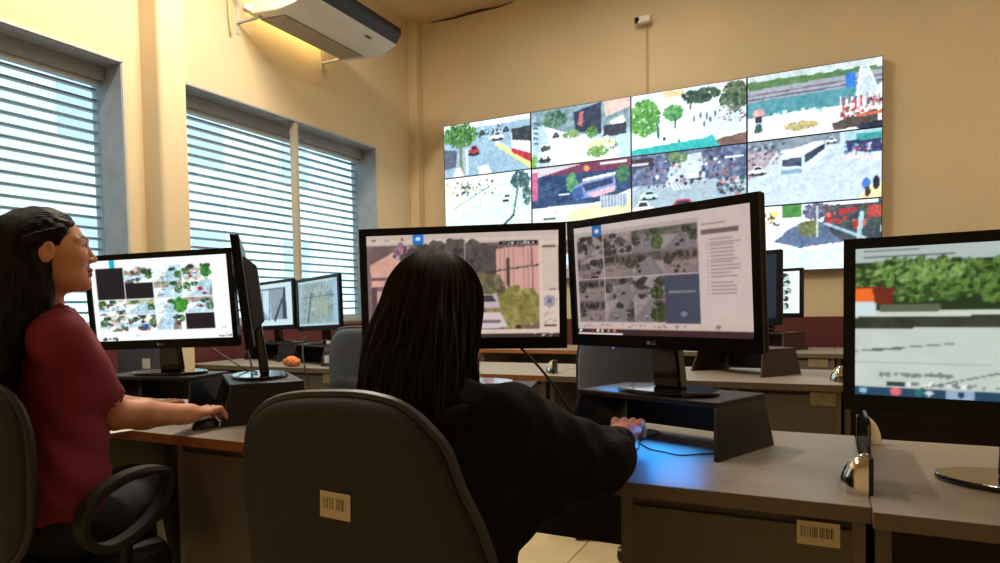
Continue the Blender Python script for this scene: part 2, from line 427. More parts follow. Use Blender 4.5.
def np_mesh(name, co, f, col=None, smooth=False):
    me = bpy.data.meshes.new(name); n = len(co); m = len(f)
    me.vertices.add(n); me.vertices.foreach_set('co', np.asarray(co, np.float32).ravel())
    me.loops.add(m*4); me.loops.foreach_set('vertex_index', np.asarray(f, np.int32).ravel())
    me.polygons.add(m); me.polygons.foreach_set('loop_start', np.arange(0, m*4, 4, dtype=np.int32)); me.polygons.foreach_set('loop_total', np.full(m, 4, np.int32))
    if smooth: me.polygons.foreach_set('use_smooth', np.ones(m, bool))
    me.update(calc_edges=True)
    if col is not None:
        a = me.color_attributes.new('paint', 'FLOAT_COLOR', 'POINT')
        c = np.ones((n, 4), np.float32); c[:, :3] = col; a.data.foreach_set('color', c.ravel())
    me.validate()
    return me

# street scenes --------------------------------------------------------------
PW, PH = 128, 72
ROAD = (176, 198, 214); PALE = (226, 240, 244)
def street(seed, tint=(1, 1, 1), bright=1.0):
    r = random.Random(seed); im = Img(PW, PH, PALE, seed); kind = r.randrange(4)
    gv = lambda: tuple(r.randint(90, 190) for _ in range(1))*3
    if kind == 0:      # road towards the horizon
        im.rect(0, 0, 1, 0.35, (120 + r.randint(0, 60), 130 + r.randint(0, 50), 140)); im.grain(55, 22, (0, 0, 1, 0.4))
        vx = r.uniform(0.2, 0.8); im.poly([(vx-0.06, 0.2), (vx+0.06, 0.2), (1.1, 1.05), (-0.1, 1.05)], ROAD, 1, 0.04); im.line(vx, 0.25, r.uniform(0.2, 0.8), 1, 0.012, (236, 236, 240))
    elif kind == 1:    # diagonal street between kerbs
        im.grain(40, 14); a = r.uniform(-.2, .3); im.poly([(a, 1), (a+.5, 0), (a+.85, 0), (a+.7, 1)], ROAD, 1, .03); im.poly([(a-.1, 1), (a, 1), (a+.5, 0), (a+.44, 0)], (206, 196, 186)); im.poly([(a+.7, 1), (a+1.0, 1), (a+1.0, .1), (a+.85, 0)], (150, 140, 140), 1, .03)
    elif kind == 2:    # square with a facade behind
        im.rect(0, 0, 1, .45, (170, 150, 140)); im.grain(50, 18, (0, 0, 1, .5))
        for k in range(5): im.rect(.05+k*.2, .1, .15+k*.2, .34, (80, 84, 96))
        im.poly([(0, .5), (1, .42), (1, 1), (0, 1)], (214, 210, 204), 1, .03); im.line(0, .7, 1, .6, .01, (150, 150, 150)); im.poly([(.5, 1), (1, .62), (1, 1)], ROAD)
    else:              # roofs and yards from above
        for _ in range(16):
            x, y = r.random(), r.random(); w, h = r.uniform(.08, .24), r.uniform(.1, .26); g = r.randint(70, 220); im.poly([(x-w, y), (x, y-h), (x+w, y), (x, y+h)], (g, g*.93, g*.88))
        im.poly([(0, .62), (1, .45), (1, .62), (0, .82)], ROAD)
    im.leaves(r.choice((0.12, 0.88)), r.uniform(.2, .6), 0.15, 0.22, (46, 84, 46), (120, 146, 96), 60); im.leaves(r.uniform(.2, .8), r.uniform(.1, .3), 0.14, 0.12, (30, 60, 50), (90, 120, 90), 40)
    for _ in range(r.randint(1, 3)): im.car(r.uniform(0.2, 0.8), r.uniform(0.4, 0.85), 0.14, 0.15, r.choice([(240, 240, 245), (190, 60, 70), (90, 100, 120)]))
    im.dots(0, 0.3, 1, 0.7, 30, [(60, 60, 75), (230, 230, 230), (150, 100, 90)]); im.grain(22, 40); return im.fx(bright, tint)
def wall00():
    im = Img(PW, PH, (150, 185, 210), 1); im.rect(0, 0, 1, .16, (222, 232, 236)); im.grain(30, 20, (0, 0, 1, .2))
    im.poly([(.3, .12), (1, .1), (1, 1), (0, 1), (0, .6)], (140, 175, 200)); im.poly([(.48, .3), (.56, .3), (1, .86), (1, .96)], (190, 205, 210))
    im.poly([(.6, .48), (.64, .46), (1, .88), (1, 1.0)], (226, 222, 120))
    im.leaves(.2, .22, .2, .22, (28, 84, 34), (104, 160, 70), 150, .026); im.line(.2, .4, .21, .9, .03, (110, 130, 90))
    im.dots(.3, .12, .7, .3, 16, [(50, 60, 80), (70, 80, 100), (220, 225, 235)], .02)
    im.car(.63, .32, .14, .17, (244, 248, 250)); im.car(.46, .22, .08, .1, (70, 80, 100)); im.car(.73, .22, .07, .11, (60, 70, 90))
    im.poly([(.79, .26), (1, .24), (1, .86), (.79, .62)], (240, 240, 240)); im.poly([(.79, .24), (1, .22), (1, .5), (.8, .44)], (50, 55, 65)); im.poly([(.79, .58), (1, .72), (1, .88), (.79, .66)], (196, 40, 60))
    im.car(.36, .52, .13, .2, (190, 50, 60)); im.poly([(0, .45), (.16, .5), (.14, .8), (0, .85)], (70, 70, 90), .8)
    im.poly([(.1, 1), (.14, .82), (.2, .82), (.24, 1)], (232, 210, 214)); im.line(.27, .5, .28, .95, .02, (236, 240, 240)); im.poly([(.4, .85), (.52, .83), (.56, 1), (.42, 1)], (236, 246, 240))
    return im.grain(16, 40).fx(1.06)
def wall10():
    im = Img(PW, PH, (160, 196, 214), 2); im.rect(0, 0, 1, .5, (120, 150, 160)); im.grain(45, 24, (0, 0, 1, .55))
    im.poly([(0, .3), (.2, .25), (.5, 1), (0, 1)], (168, 196, 212)); im.poly([(.16, .3), (.3, .4), (1, .9), (1, 1), (.2, 1)], (226, 234, 238))
    im.leaves(.25, .18, .12, .14, (40, 80, 70), (110, 150, 120), 50, .03)
    im.poly([(.44, .12), (.72, .0), (.72, .55), (.46, .45)], (40, 48, 78), 1, .02); im.poly([(.5, .12), (.55, .12), (.53, .38), (.49, .34)], (196, 104, 104), 1, .02)
    im.poly([(.74, 0), (1, 0), (1, .16), (.76, .28)], (216, 184, 172)); im.poly([(.8, .36), (.92, .28), (.96, .4), (.82, .46)], (238, 240, 240)); im.poly([(.74, .42), (.96, .4), (.96, .62), (.74, .6)], (44, 50, 66), 1, .03)
    im.leaves(.42, .5, .08, .07, (90, 130, 70), (150, 180, 110), 30, .025); im.leaves(.62, .5, .06, .1, (52, 112, 46), (106, 156, 78), 40, .02)
    im.leaves(.5, .68, .1, .14, (210, 205, 195), (240, 238, 230), 40, .04); im.leaves(.72, .74, .12, .12, (220, 210, 150), (240, 236, 200), 30, .04); im.leaves(.68, .84, .1, .08, (76, 140, 56), (136, 180, 84), 40, .024)
    im.dots(.74, .62, .9, .85, 18, [(90, 90, 90), (235, 235, 235), (200, 200, 190)], .02); im.rect(.88, .6, 1, 1, (176, 214, 228))
    im.car(.26, .46, .07, .1, (50, 66, 96)); im.car(.14, .74, .13, .34, (236, 244, 238)); im.poly([(.1, .66), (.2, .64), (.2, .7), (.11, .74)], (60, 70, 70))
    for k in range(5): im.line(.03, .2+k*.09, .07, .22+k*.09, .012, (40, 60, 80))
    im.leaves(.03, .9, .03, .12, (80, 150, 60), (150, 200, 80), 16, .025); return im.grain(16, 40).fx(1.06)
def wall20():
    im = Img(PW, PH, (226, 244, 248), 3); im.rect(0, 0, 1, .1, (210, 220, 224)); im.rect(.3, .02, .48, .12, (236, 196, 140))
    im.poly([(.6, .4), (1, .35), (1, .8), (.7, .85)], (206, 220, 232)); im.leaves(.12, .4, .14, .3, (44, 124, 40), (120, 186, 84), 130, .028); im.leaves(.38, .38, .08, .12, (50, 130, 60), (120, 190, 110), 40, .03)
    im.leaves(.62, .16, .16, .1, (24, 54, 48), (70, 100, 80), 60, .03); im.leaves(.9, .25, .12, .22, (40, 66, 50), (120, 130, 90), 80, .03); im.dots(.74, .0, .9, .06, 8, [(220, 180, 210)], .02)
    im.line(.24, .5, .25, .74, .02, (60, 110, 100)); im.line(.4, .45, .4, .62, .014, (70, 90, 90)); im.ell(.3, .78, .014, .03, (40, 40, 50)); im.ell(.43, .86, .012, .05, (40, 90, 90))
    for x, y in ((.53, .32), (.56, .52), (.62, .48), (.65, .62), (.7, .56), (.74, .48), (.67, .5)): im.ell(x, y, .009, .05, (70, 84, 110))
    im.dots(.76, .42, 1, .64, 24, [(70, 70, 80), (160, 140, 150)], .015); im.poly([(.72, .9), (1, .82), (1, 1), (.76, 1)], (120, 88, 76), 1, .03)
    im.poly([(0, .9), (.66, .84), (.72, .8), (.78, 1), (0, 1.1)], (30, 180, 176)); return im.grain(9, 40).fx(1.05)
def wall30():
    im = Img(PW, PH, (240, 246, 248), 4); im.rect(0, 0, 1, .1, (190, 205, 205)); im.grain(30, 30, (0, 0, 1, .12)); im.poly([(0, .1), (1, .1), (1, .24), (0, .24)], (80, 120, 70), 1, .04)
    im.poly([(0, .22), (1, .18), (1, .36), (0, .4)], (150, 156, 170)); im.line(0, .3, 1, .26, .012, (110, 90, 110)); im.line(0, .36, 1, .33, .012, (90, 84, 100)); im.poly([(0, .4), (1, .36), (.75, .62), (0, .64)], (70, 142, 156)); im.grain(20, 14, (0, .4, .7, .62))
    im.poly([(.84, .12), (.9, .12), (1, .7), (.82, .7)], (190, 206, 220)); im.line(.85, .12, .82, .5, .012, (240, 244, 250)); im.line(.9, .12, 1, .62, .012, (240, 244, 250)); im.rect(.74, .16, .81, .38, (30, 110, 210)); im.rect(.96, .02, 1, .14, (230, 236, 240))
    for k in range(14): im.rect(.7 + .021*k, .48 + .03*(k % 3), .712 + .021*k, .66 + .04*(k % 2), (206, 50, 70) if k % 2 else (236, 236, 240))
    im.dots(.7, .55, 1, .85, 40, [(80, 70, 80), (230, 220, 220), (190, 60, 60), (150, 120, 100)], .02); im.poly([(.64, .86), (.96, .74), (.98, .94), (.66, .98)], (80, 66, 62), 1, .03); im.line(.82, .8, 1, .78, .02, (216, 90, 50))
    im.ell(.09, .58, .05, .07, (214, 150, 150)); im.rect(.06, .62, .12, .72, (30, 40, 60)); im.poly([(.05, .88), (.07, .74), (.11, .74), (.13, .88)], (50, 96, 90))
    im.leaves(.42, .84, .12, .06, (150, 150, 90), (220, 180, 120), 40, .025); im.ell(.55, .66, .03, .04, (170, 196, 190)); im.dots(.2, .6, .6, .75, 20, [(200, 226, 226)], .02); im.dots(0, .8, .4, .96, 14, [(180, 190, 190)], .012)
    im.poly([(.8, .93), (1, .9), (1, 1), (.84, 1)], (34, 40, 56)); return im.grain(10, 40).fx(1.05)
def wall01():
    im = Img(PW, PH, (216, 244, 246), 5); im.poly([(0, .9), (.75, .05), (1, .05), (1, 1), (0, 1)], (206, 238, 244)); im.poly([(0, 0), (.8, 0), (.6, .1), (.1, .55), (0, .6)], (226, 238, 236))
    im.dots(.02, .1, .6, .36, 50, [(60, 80, 100), (90, 120, 120), (210, 180, 120), (240, 244, 244)], .022); im.leaves(.88, .16, .1, .14, (30, 60, 70), (90, 130, 130), 40, .03); im.leaves(.95, .4, .04, .24, (40, 70, 76), (100, 140, 140), 30, .025)
    im.line(.86, .2, .8, .8, .02, (90, 120, 120)); im.line(.8, .8, .68, .98, .02, (40, 50, 60)); im.rect(.7, .42, .76, .46, (40, 50, 60)); im.rect(.68, .5, .75, .54, (30, 36, 46)); im.line(.1, .6, .5, .25, .01, (120, 150, 150)); im.dots(.74, .6, .95, .7, 8, [(170, 190, 190)], .012)
    return im.grain(8, 40).fx(1.05)
def wall11():
    im = Img(PW, PH, (36, 66, 110), 6); im.grain(26, 12); im.rect(0, 0, 1, .16, (120, 44, 80)); im.poly([(0, .02), (.5, .02), (0, .2)], (206, 196, 210)); im.ell(.57, .1, .03, .05, (230, 150, 80)); im.rect(.7, .03, .96, .07, (236, 226, 236)); im.rect(0, .08, .06, .58, (206, 84, 130))
    im.leaves(.42, .32, .05, .16, (50, 120, 80), (110, 190, 110), 30, .03); im.leaves(.92, .26, .06, .12, (40, 100, 60), (80, 140, 90), 20, .03)
    im.poly([(.44, .4), (.55, .3), (.84, .24), (.86, .5), (.7, .6), (.46, .62)], (120, 140, 200)); im.poly([(.52, .38), (.83, .3), (.83, .4), (.56, .5)], (40, 60, 110)); im.line(.54, .3, .84, .24, .025, (240, 244, 250)); im.poly([(.56, .54), (.84, .44), (.84, .54), (.64, .62)], (220, 170, 190)); im.poly([(.42, .44), (.52, .4), (.54, .6), (.44, .62)], (50, 90, 160))
    im.poly([(0, .72), (.7, .7), (1, .52), (1, 1), (0, 1)], (240, 240, 238)); im.poly([(.4, .8), (1, .68), (1, 1), (.36, 1)], (232, 228, 150), .8, .03); im.rect(.7, .6, .96, .8, (140, 160, 184)); 
    for k in range(9): im.line(.71+k*.03, .6, .71+k*.03, .8, .006, (210, 220, 230))
    im.dots(.1, .78, .3, .84, 10, [(190, 205, 200)], .014); im.rect(.12, .9, .25, .94, (70, 84, 100)); im.rect(.28, .5, .4, .53, (210, 220, 230)); return im.grain(10, 40).fx(1.05)
def wall21():
    im = Img(PW, PH, (160, 180, 196), 7); im.rect(0, 0, 1, .5, (90, 104, 140)); im.grain(60, 30, (0, 0, 1, .55)); im.poly([(.38, .1), (.62, .05), (.66, .5), (.3, .55)], (190, 206, 216), 1, .03); im.leaves(.42, .1, .08, .08, (70, 110, 60), (120, 150, 100), 30, .025)
    im.poly([(.3, .5), (.64, .46), (1, .7), (1, 1), (.1, 1), (0, .8)], (156, 178, 192)); im.dots(.1, .15, .9, .55, 90, [(60, 64, 110), (110, 110, 150), (216, 216, 226), (170, 90, 100), (40, 44, 70)], .02)
    im.rect(.5, .24, .6, .44, (206, 226, 220)); im.rect(.51, .4, .59, .46, (240, 246, 244)); im.rect(.52, .46, .59, .49, (40, 40, 50)); im.rect(0, .05, .2, .2, (60, 40, 60)); im.rect(0, .12, .16, .16, (190, 200, 210)); im.rect(.82, .16, .98, .2, (230, 236, 240))
    for k in range(5): im.line(.36+k*.035, .52+.01*k, .39+k*.035, .62, .01, (226, 232, 236))
    im.car(.1, .86, .2, .26, (226, 240, 240)); im.car(.16, .66, .16, .16, (190, 230, 226)); im.car(.46, .88, .3, .24, (206, 60, 100)); im.dots(.76, .5, 1, .76, 30, [(60, 60, 80), (190, 196, 206), (170, 110, 110), (50, 90, 100)], .024); return im.grain(14, 44).fx(1.05)
def wall31():
    im = Img(PW, PH, (190, 206, 226), 8); im.poly([(0, 0), (.3, 0), (.1, .5), (0, .6)], (170, 150, 160), 1, .03); im.rect(0, 0, .7, .16, (120, 134, 150)); im.grain(40, 26, (0, 0, .7, .26)); im.dots(0, .06, .3, .36, 36, [(60, 66, 90), (170, 180, 196), (120, 110, 120)], .02)
    im.poly([(.26, .24), (.5, .12), (.6, .12), (.6, .3), (.5, .46), (.42, .52), (.26, .5)], (206, 224, 232)); im.poly([(.27, .22), (.5, .1), (.6, .1), (.42, .24)], (236, 240, 242)); im.poly([(.27, .32), (.42, .3), (.42, .44), (.27, .42)], (56, 70, 96)); im.poly([(.44, .28), (.59, .14), (.59, .22), (.45, .4)], (44, 50, 76)); im.poly([(.26, .47), (.42, .48), (.42, .54), (.27, .54)], (120, 160, 186))
    im.car(.08, .44, .14, .15, (236, 242, 244)); im.car(.64, .1, .08, .1, (220, 226, 232)); im.rect(.74, .02, 1, .14, (150, 196, 206)); im.rect(.82, .06, 1, .18, (50, 150, 150)); im.poly([(.74, .14), (1, .16), (1, .34), (.76, .3)], (44, 50, 100), 1, .02); im.dots(.74, .2, .92, .34, 20, [(190, 60, 80), (70, 150, 200), (60, 60, 90), (210, 190, 200)], .018)
    im.poly([(.7, .34), (.78, .34), (1, .42), (1, .46), (.74, .4)], (226, 204, 204)); im.poly([(.84, .96), (.92, .8), (1, .78), (1, 1), (.86, 1)], (236, 216, 160)); im.ell(.89, .78, .03, .08, (60, 110, 200)); im.ell(.9, .9, .02, .07, (60, 40, 40)); im.ell(.96, .78, .024, .1, (24, 26, 40)); im.line(.7, .36, .68, .96, .006, (210, 222, 236)); return im.grain(8, 30).fx(1.05)
def wall32():
    im = Img(PW, PH, (232, 242, 246), 9); im.dots(.02, .05, .24, .3, 34, [(240, 220, 90), (130, 90, 90), (240, 244, 244), (60, 60, 70)], .03); im.rect(.27, .0, .42, .2, (70, 140, 60)); im.grain(26, 24, (.25, 0, .45, .22)); im.leaves(.52, .12, .08, .12, (60, 70, 110), (120, 110, 140), 40, .025)
    im.poly([(.22, .56), (.3, .4), (.42, .28), (.62, .3), (.72, .6), (.4, .66)], (84, 102, 140), 1, .04); im.leaves(.48, .38, .08, .1, (80, 96, 50), (120, 120, 70), 30, .03); im.line(.54, .05, .54, .5, .012, (190, 200, 200)); im.poly([(.6, .06), (1, .0), (1, .6), (.72, .6), (.58, .3)], (58, 66, 76), 1, .03); im.dots(.6, .08, 1, .4, 30, [(190, 40, 40), (60, 90, 70), (90, 70, 80), (210, 90, 70)], .035)
    im.rect(.9, .1, 1, .26, (190, 60, 50)); im.line(.6, .32, .88, .56, .02, (150, 190, 214)); im.line(.84, .54, .86, .2, .03, (160, 196, 200)); im.rect(.7, .01, .98, .05, (240, 244, 244)); im.poly([(0, .7), (1, .66), (1, 1), (0, 1)], (206, 234, 246)); im.line(.46, .66, .44, 1, .006, (180, 214, 230)); return im.grain(9, 40).fx(1.05)
# monitor pictures -----------------------------------------------------------
def mon_pink():
    im = Img(176, 99, (120, 100, 98), 11); im.rect(0, 0, 1, .1, (196, 178, 170)); im.rect(0, .05, 1, .08, (206, 190, 180))
    im.rect(.02, .1, .9, .92, (112, 90, 92)); im.poly([(.02, .28), (.2, .12), (.26, .2), (.14, .9), (.02, .92)], (214, 164, 148), 1, .02); im.grain(18, 20, (0, .1, .3, .9)); im.rect(.02, .4, .16, .43, (110, 84, 90)); im.rect(.02, .5, .15, .54, (120, 96, 100)); im.rect(.02, .5, .05, .92, (90, 70, 76)); im.leaves(.2, .18, .05, .09, (90, 50, 70), (200, 170, 180), 24, .02)
    im.leaves(.46, .28, .28, .2, (58, 54, 52), (98, 88, 84), 150, .035); im.poly([(.68, .16), (.9, .14), (.9, .66), (.72, .6), (.68, .4)], (206, 158, 146)); 
    for k in range(9): im.line(.7+k*.024, .16, .7+k*.024, .62, .004, (170, 120, 112), .8)
    im.line(.74, .26, .745, .6, .014, (80, 62, 56)); im.line(.62, .38, .9, .32, .006, (70, 60, 60)); im.line(.86, .14, .87, .6, .006, (120, 90, 90)); im.line(.52, .1, .52, .5, .008, (160, 150, 146))
    im.leaves(.78, .72, .14, .18, (110, 104, 54), (162, 148, 90), 130, .03); im.leaves(.62, .5, .1, .1, (84, 80, 60), (130, 116, 80), 50, .03); im.poly([(.5, .6), (.68, .58), (.7, .72), (.5, .72)], (190, 170, 180)); im.poly([(.52, .6), (.66, .6), (.68, .66), (.52, .66)], (70, 60, 70)); im.poly([(.5, .76), (.7, .76), (.74, .9), (.5, .92)], (206, 190, 192)); im.rect(.53, .83, .7, .86, (120, 104, 112)); im.ell(.79, .9, .015, .025, (70, 46, 46))
    im.rect(.02, .92, .9, .97, (214, 194, 178)); im.rect(0, .955, 1, 1, (60, 48, 48)); im.rect(0, .97, .4, 1, (226, 206, 196)); im.dots(.86, .965, .99, .985, 8, [(230, 220, 210)], .006); im.rect(.7, .09, .89, .125, (24, 20, 22)); im.dots(.71, .1, .88, .115, 30, [(220, 210, 205)], .005); im.dots(.72, .14, .8, .15, 10, [(160, 130, 128)], .004)
    im.rect(.9, .09, 1, .955, (214, 192, 178)); im.rect(.915, .14, .99, .56, (204, 184, 172)); im.rect(.915, .145, .985, .16, (100, 84, 80)); im.rect(.95, .545, .985, .555, (80, 66, 64)); im.line(.995, .14, .995, .56, .004, (110, 96, 92)); im.ell(.948, .66, .03, .055, (160, 150, 160)); im.ell(.948, .66, .012, .022, (96, 96, 120)); im.dots(.92, .6, .98, .72, 12, [(120, 116, 136)], .006); im.dots(.92, .76, .98, .88, 12, [(180, 162, 152)], .01); im.rect(.92, .88, .985, .9, (90, 78, 76))
    im.rect(.25, .0, .305, .1, (30, 110, 190)); im.ell(.277, .045, .014, .02, (200, 226, 240)); im.dots(.03, .04, .24, .06, 10, [(160, 140, 130), (150, 60, 50), (190, 190, 90)], .01)
    return im.grain(6, 60)
def mon_grid():
    im = Img(192, 108, (186, 168, 164), 12); im.rect(0, 0, 1, .09, (196, 182, 176)); im.rect(0, .06, 1, .09, (176, 160, 156))
    x0, y0, x1, y1 = .02, .09, .745, .885; cw, ch = (x1-x0)/4, (y1-y0)/4
    for r in range(4):
        for c in range(4):
            if c == 3 and r >= 2: continue
            t = street(40 + r*4 + c); g_ = t.a.mean(-1, keepdims=True); t.a = .45*t.a + .55*g_; t.fx(.62, (1.0, .88, .87), 1.0, 4)
            if r == 0 and c == 2: t.leaves(.8, .6, .18, .3, (50, 66, 40), (96, 108, 60), 60, .05)
            if r >= 2 and c == 2: t.leaves(.75, .7, .2, .3, (30, 44, 26), (84, 92, 50), 60, .05)
            im.paste(t, x0 + c*cw, y0 + r*ch, x0 + (c+1)*cw - .002, y0 + (r+1)*ch - .002)
    im.rect(x0+3*cw, y0+2*ch, x1, y1, (66, 70, 86)); im.rect(x0+3*cw+.02, .62, x1-.02, .635, (120, 124, 130)); im.ell(.66, .81, .018, .02, (120, 122, 134))
    im.rect(.745, .03, 1, .95, (198, 178, 172)); im.rect(.76, .155, .94, .195, (104, 88, 90)); im.rect(.76, .11, .88, .118, (130, 114, 112))
    for k in range(17):
        y = .23 + k*.026; im.rect(.80, y, .80 + .1 + .05*im.rng.random(), y+.008, (140, 122, 122)); im.rect(.785, y, .79, y+.01, (150, 130, 130))
    im.line(.77, .22, .77, .68, .003, (160, 144, 142)); im.rect(.74, .9, .985, .905, (150, 132, 130)); im.rect(.93, .885, .97, .895, (110, 96, 96))
    im.rect(0, .885, 1, .945, (196, 176, 168)); im.dots(.03, .9, .7, .925, 40, [(130, 112, 110)], .006); im.ell(.83, .915, .012, .016, (120, 110, 116)); im.rect(0, .945, 1, 1, (58, 40, 42)); im.rect(0, .985, .3, 1, (230, 214, 206)); 
    for x, c in ((.02, (226, 226, 226)), (.1, (150, 60, 50)), (.14, (236, 230, 210)), (.17, (236, 220, 200)), (.21, (190, 150, 140)), (.25, (220, 110, 90))): im.ell(x, .962, .009, .014, c)
    im.rect(.13, .0, .195, .1, (36, 96, 150)); im.ell(.162, .055, .014, .022, (190, 210, 226)); return im.grain(5, 70)
def mon_white():
    im = Img(176, 99, (252, 254, 254), 13); x0, y0, x1, y1 = .04, .1, .88, .88; cw, ch = (x1-x0)/4, (y1-y0)/4
    for r in range(4):
        for c in range(4):
            X, Y = x0 + c*cw, y0 + r*ch
            if (r, c) in ((0, 0), (1, 0), (1, 1), (3, 3)): im.rect(X, Y, X+cw-.004, Y+ch-.004, (30, 26, 36)); continue
            t = street(80 + r*4 + c, (1, 1.03, 1.02), 1.0); t.grain(40, 12); t.fx(1.02, (1, 1, 1), 1.25, -4); im.paste(t, X, Y, X+cw-.004, Y+ch-.004)
    im.leaves(.64, .58, .05, .08, (40, 120, 40), (110, 190, 80), 40, .02); im.leaves(.84, .2, .03, .06, (30, 110, 40), (90, 160, 80), 30, .02); im.ell(.79, .4, .02, .025, (200, 40, 60)); im.rect(.36, .8, .4, .84, (40, 90, 190))
    im.rect(.15, 0, .19, .1, (20, 180, 210)); im.rect(.88, .12, 1, .125, (200, 208, 208)); im.dots(.05, .96, .16, .99, 16, [(60, 60, 70)], .01); im.dots(.9, .955, .99, .98, 10, [(90, 90, 100)], .006); im.dots(.3, .93, .38, .94, 10, [(230, 170, 160)], .006); im.dots(.92, .86, .97, .88, 6, [(190, 200, 200)], .006)
    return im
def mon_yard():
    im = Img(96, 54, (206, 232, 238), 14); im.rect(.06, .12, .84, .86, (168, 200, 216)); im.poly([(.08, .16), (.5, .14), (.46, .86), (.08, .86)], (200, 224, 234)); im.poly([(.5, .14), (.8, .14), (.82, .86), (.5, .86)], (140, 150, 164)); im.poly([(.1, .86), (.3, .6), (.46, .86)], (140, 160, 180)); im.line(.3, .2, .3, .6, .02, (110, 140, 160)); im.line(.48, .14, .45, .86, .03, (110, 150, 180)); im.line(.76, .4, .58, .86, .04, (50, 60, 80)); im.poly([(.8, .14), (.84, .14), (.86, .86), (.76, .86), (.76, .5)], (50, 54, 70)); im.rect(.06, .12, .84, .15, (90, 110, 130)); return im.grain(8, 30)
def mon_aerial():
    im = Img(96, 54, (146, 170, 172), 15); im.grain(26, 12); im.leaves(.5, .45, .4, .36, (90, 116, 124), (176, 190, 176), 120, .03); im.rect(0, 0, 1, .06, (176, 206, 216)); im.rect(.88, 0, 1, 1, (150, 190, 214)); im.rect(0, .94, 1, 1, (176, 206, 220)); im.line(.1, .36, .9, .36, .014, (70, 96, 120)); im.line(.34, .3, .24, .9, .04, (80, 104, 116)); im.poly([(.4, .5), (.6, .36), (.74, .5), (.74, .76), (.42, .76)], (150, 166, 150)); return im.grain(12, 30)
def mon_list():
    im = Img(64, 80, (246, 252, 250), 16)
    for k in range(5): im.rect(.66, .1 + .17*k, .82, .18 + .17*k, (60, 80, 86)); im.dots(.66, .1 + .17*k, .84, .18 + .17*k, 10, [(190, 220, 210), (40, 50, 60)], .05)
    return im
def mon_off():
    im = Img(16, 16, (26, 34, 52), 17); return im
def mon_tree():
    im = Img(176, 99, (208, 216, 206), 18); im.rect(0, 0, 1, .1, (176, 190, 186)); im.rect(.03, .02, .2, .03, (110, 120, 116)); im.rect(.03, .06, .3, .07, (90, 100, 100)); im.rect(.55, .01, .62, .09, (150, 176, 160))
    im.rect(0, .1, 1, .42, (36, 54, 32)); im.leaves(.2, .22, .24, .14, (26, 52, 22), (124, 158, 80), 320, .014); im.leaves(.62, .24, .42, .16, (30, 56, 24), (110, 146, 70), 420, .015); im.leaves(.2, .17, .14, .06, (90, 130, 60), (150, 180, 110), 60, .012)
    im.poly([(0, .26), (.13, .27), (.12, .38), (0, .38)], (110, 42, 28), 1, .02); im.poly([(0, .27), (.055, .27), (.065, .365), (0, .365)], (238, 110, 44)); im.poly([(0, .365), (.065, .365), (.07, .455), (0, .46)], (206, 226, 230)); im.rect(.08, .385, .26, .43, (92, 100, 82)); im.poly([(.07, .44), (.42, .42), (.42, .445), (.07, .47)], (206, 214, 204)); im.poly([(0, .47), (1, .44), (1, .52), (0, .545)], (52, 58, 48)); im.grain(16, 30, (0, .45, 1, .55))
    im.poly([(0, .55), (1, .505), (1, .96), (0, .96)], (198, 208, 198)); im.grain(10, 12, (0, .55, 1, .93)); im.line(.0, .70, .3, .64, .004, (110, 124, 116)); im.line(.06, .685, .14, .68, .009, (90, 106, 100)); im.line(.0, .77, .7, .78, .003, (170, 182, 176)); im.line(.2, .94, .5, .78, .004, (96, 106, 104)); im.dots(.08, .845, .30, .855, 30, [(120, 132, 128)], .010); im.rect(.10, .90, .16, .925, (50, 64, 72)); im.dots(.16, .905, .5, .918, 26, [(110, 120, 124), (236, 240, 240)], .010)
    im.rect(0, .935, 1, 1, (36, 72, 96)); im.ell(.03, .965, .012, .02, (150, 196, 220)); im.ell(.13, .965, .016, .03, (226, 110, 120)); im.ell(.2, .965, .014, .022, (40, 120, 110)); im.ell(.23, .965, .012, .02, (210, 220, 220)); im.rect(.28, .94, .36, .995, (150, 176, 200)); im.ell(.32, .965, .01, .02, (30, 50, 70)); return im

M_SCREEN = attr_mat('screen_glow', emit=1.0, rough=0.35, spec=0.3)
M_WALLSCREEN = attr_mat('video_wall_glow', emit=1.15, rough=0.5, spec=0.2)

# ------------------------------------------------------------------ video wall: twelve displays
VX0, VW, VZ1, VH = -3.668, 1.0235, 3.106, 0.5745
DISP = [[('busy avenue with a tree and a red and white bus', wall00), ('road with a white van beside rubble and shrubs', wall10), ('pale plaza with trees and a turquoise strip', wall20), ('railway, teal wall and red and white barriers', wall30)],
        [('pale empty road with a signpost', wall01), ('dark blue view of a bus framed in magenta', wall11), ('crossing with a red car and white cars', wall21), ('white articulated bus on a wide grey road', wall31)],
        [('street corner with parked cars, lowest on the left', lambda: street(201, (1, 1, 1), 1.15)), ('tree-lined street, lowest row second from the left', lambda: street(202, (1, 1, 1), 1.15)), ('street with cars, lowest row third from the left', lambda: street(203, (1, 1.0, 1), 1.15)), ('white street with dark tree shadow and red stalls', wall32)]]
for r in range(3):
    for c in range(4):
        d = thing('video_wall_display', 'video wall display showing ' + DISP[r][c][0], 'display', (VX0 + (c+.5)*VW, Y1 - 0.012, VZ1 - (r+1)*VH), 0, 'video wall displays')
        box('back_housing', M_BLACK, d, -VW/2+.004, VW/2-.004, -0.075, 0.0, .004, VH-.004)
        bz = MB(); b = 0.006; w2, h = VW/2-.001, VH
        bz.box(-w2, w2, -0.08, -0.075, 0.001, b); bz.box(-w2, w2, -0.08, -0.075, h-b, h-.001); bz.box(-w2, -w2+b, -0.08, -0.075, b, h-b); bz.box(w2-b, w2, -0.08, -0.075, b, h-b)
        bz.build('bezel', M_BLACK, d)
        link('screen', screen_mesh('screen', photo(DISP[r][c][1]()), VW-2*b-.002, VH-2*b), M_WALLSCREEN, d, (0, -0.0775, VH/2))

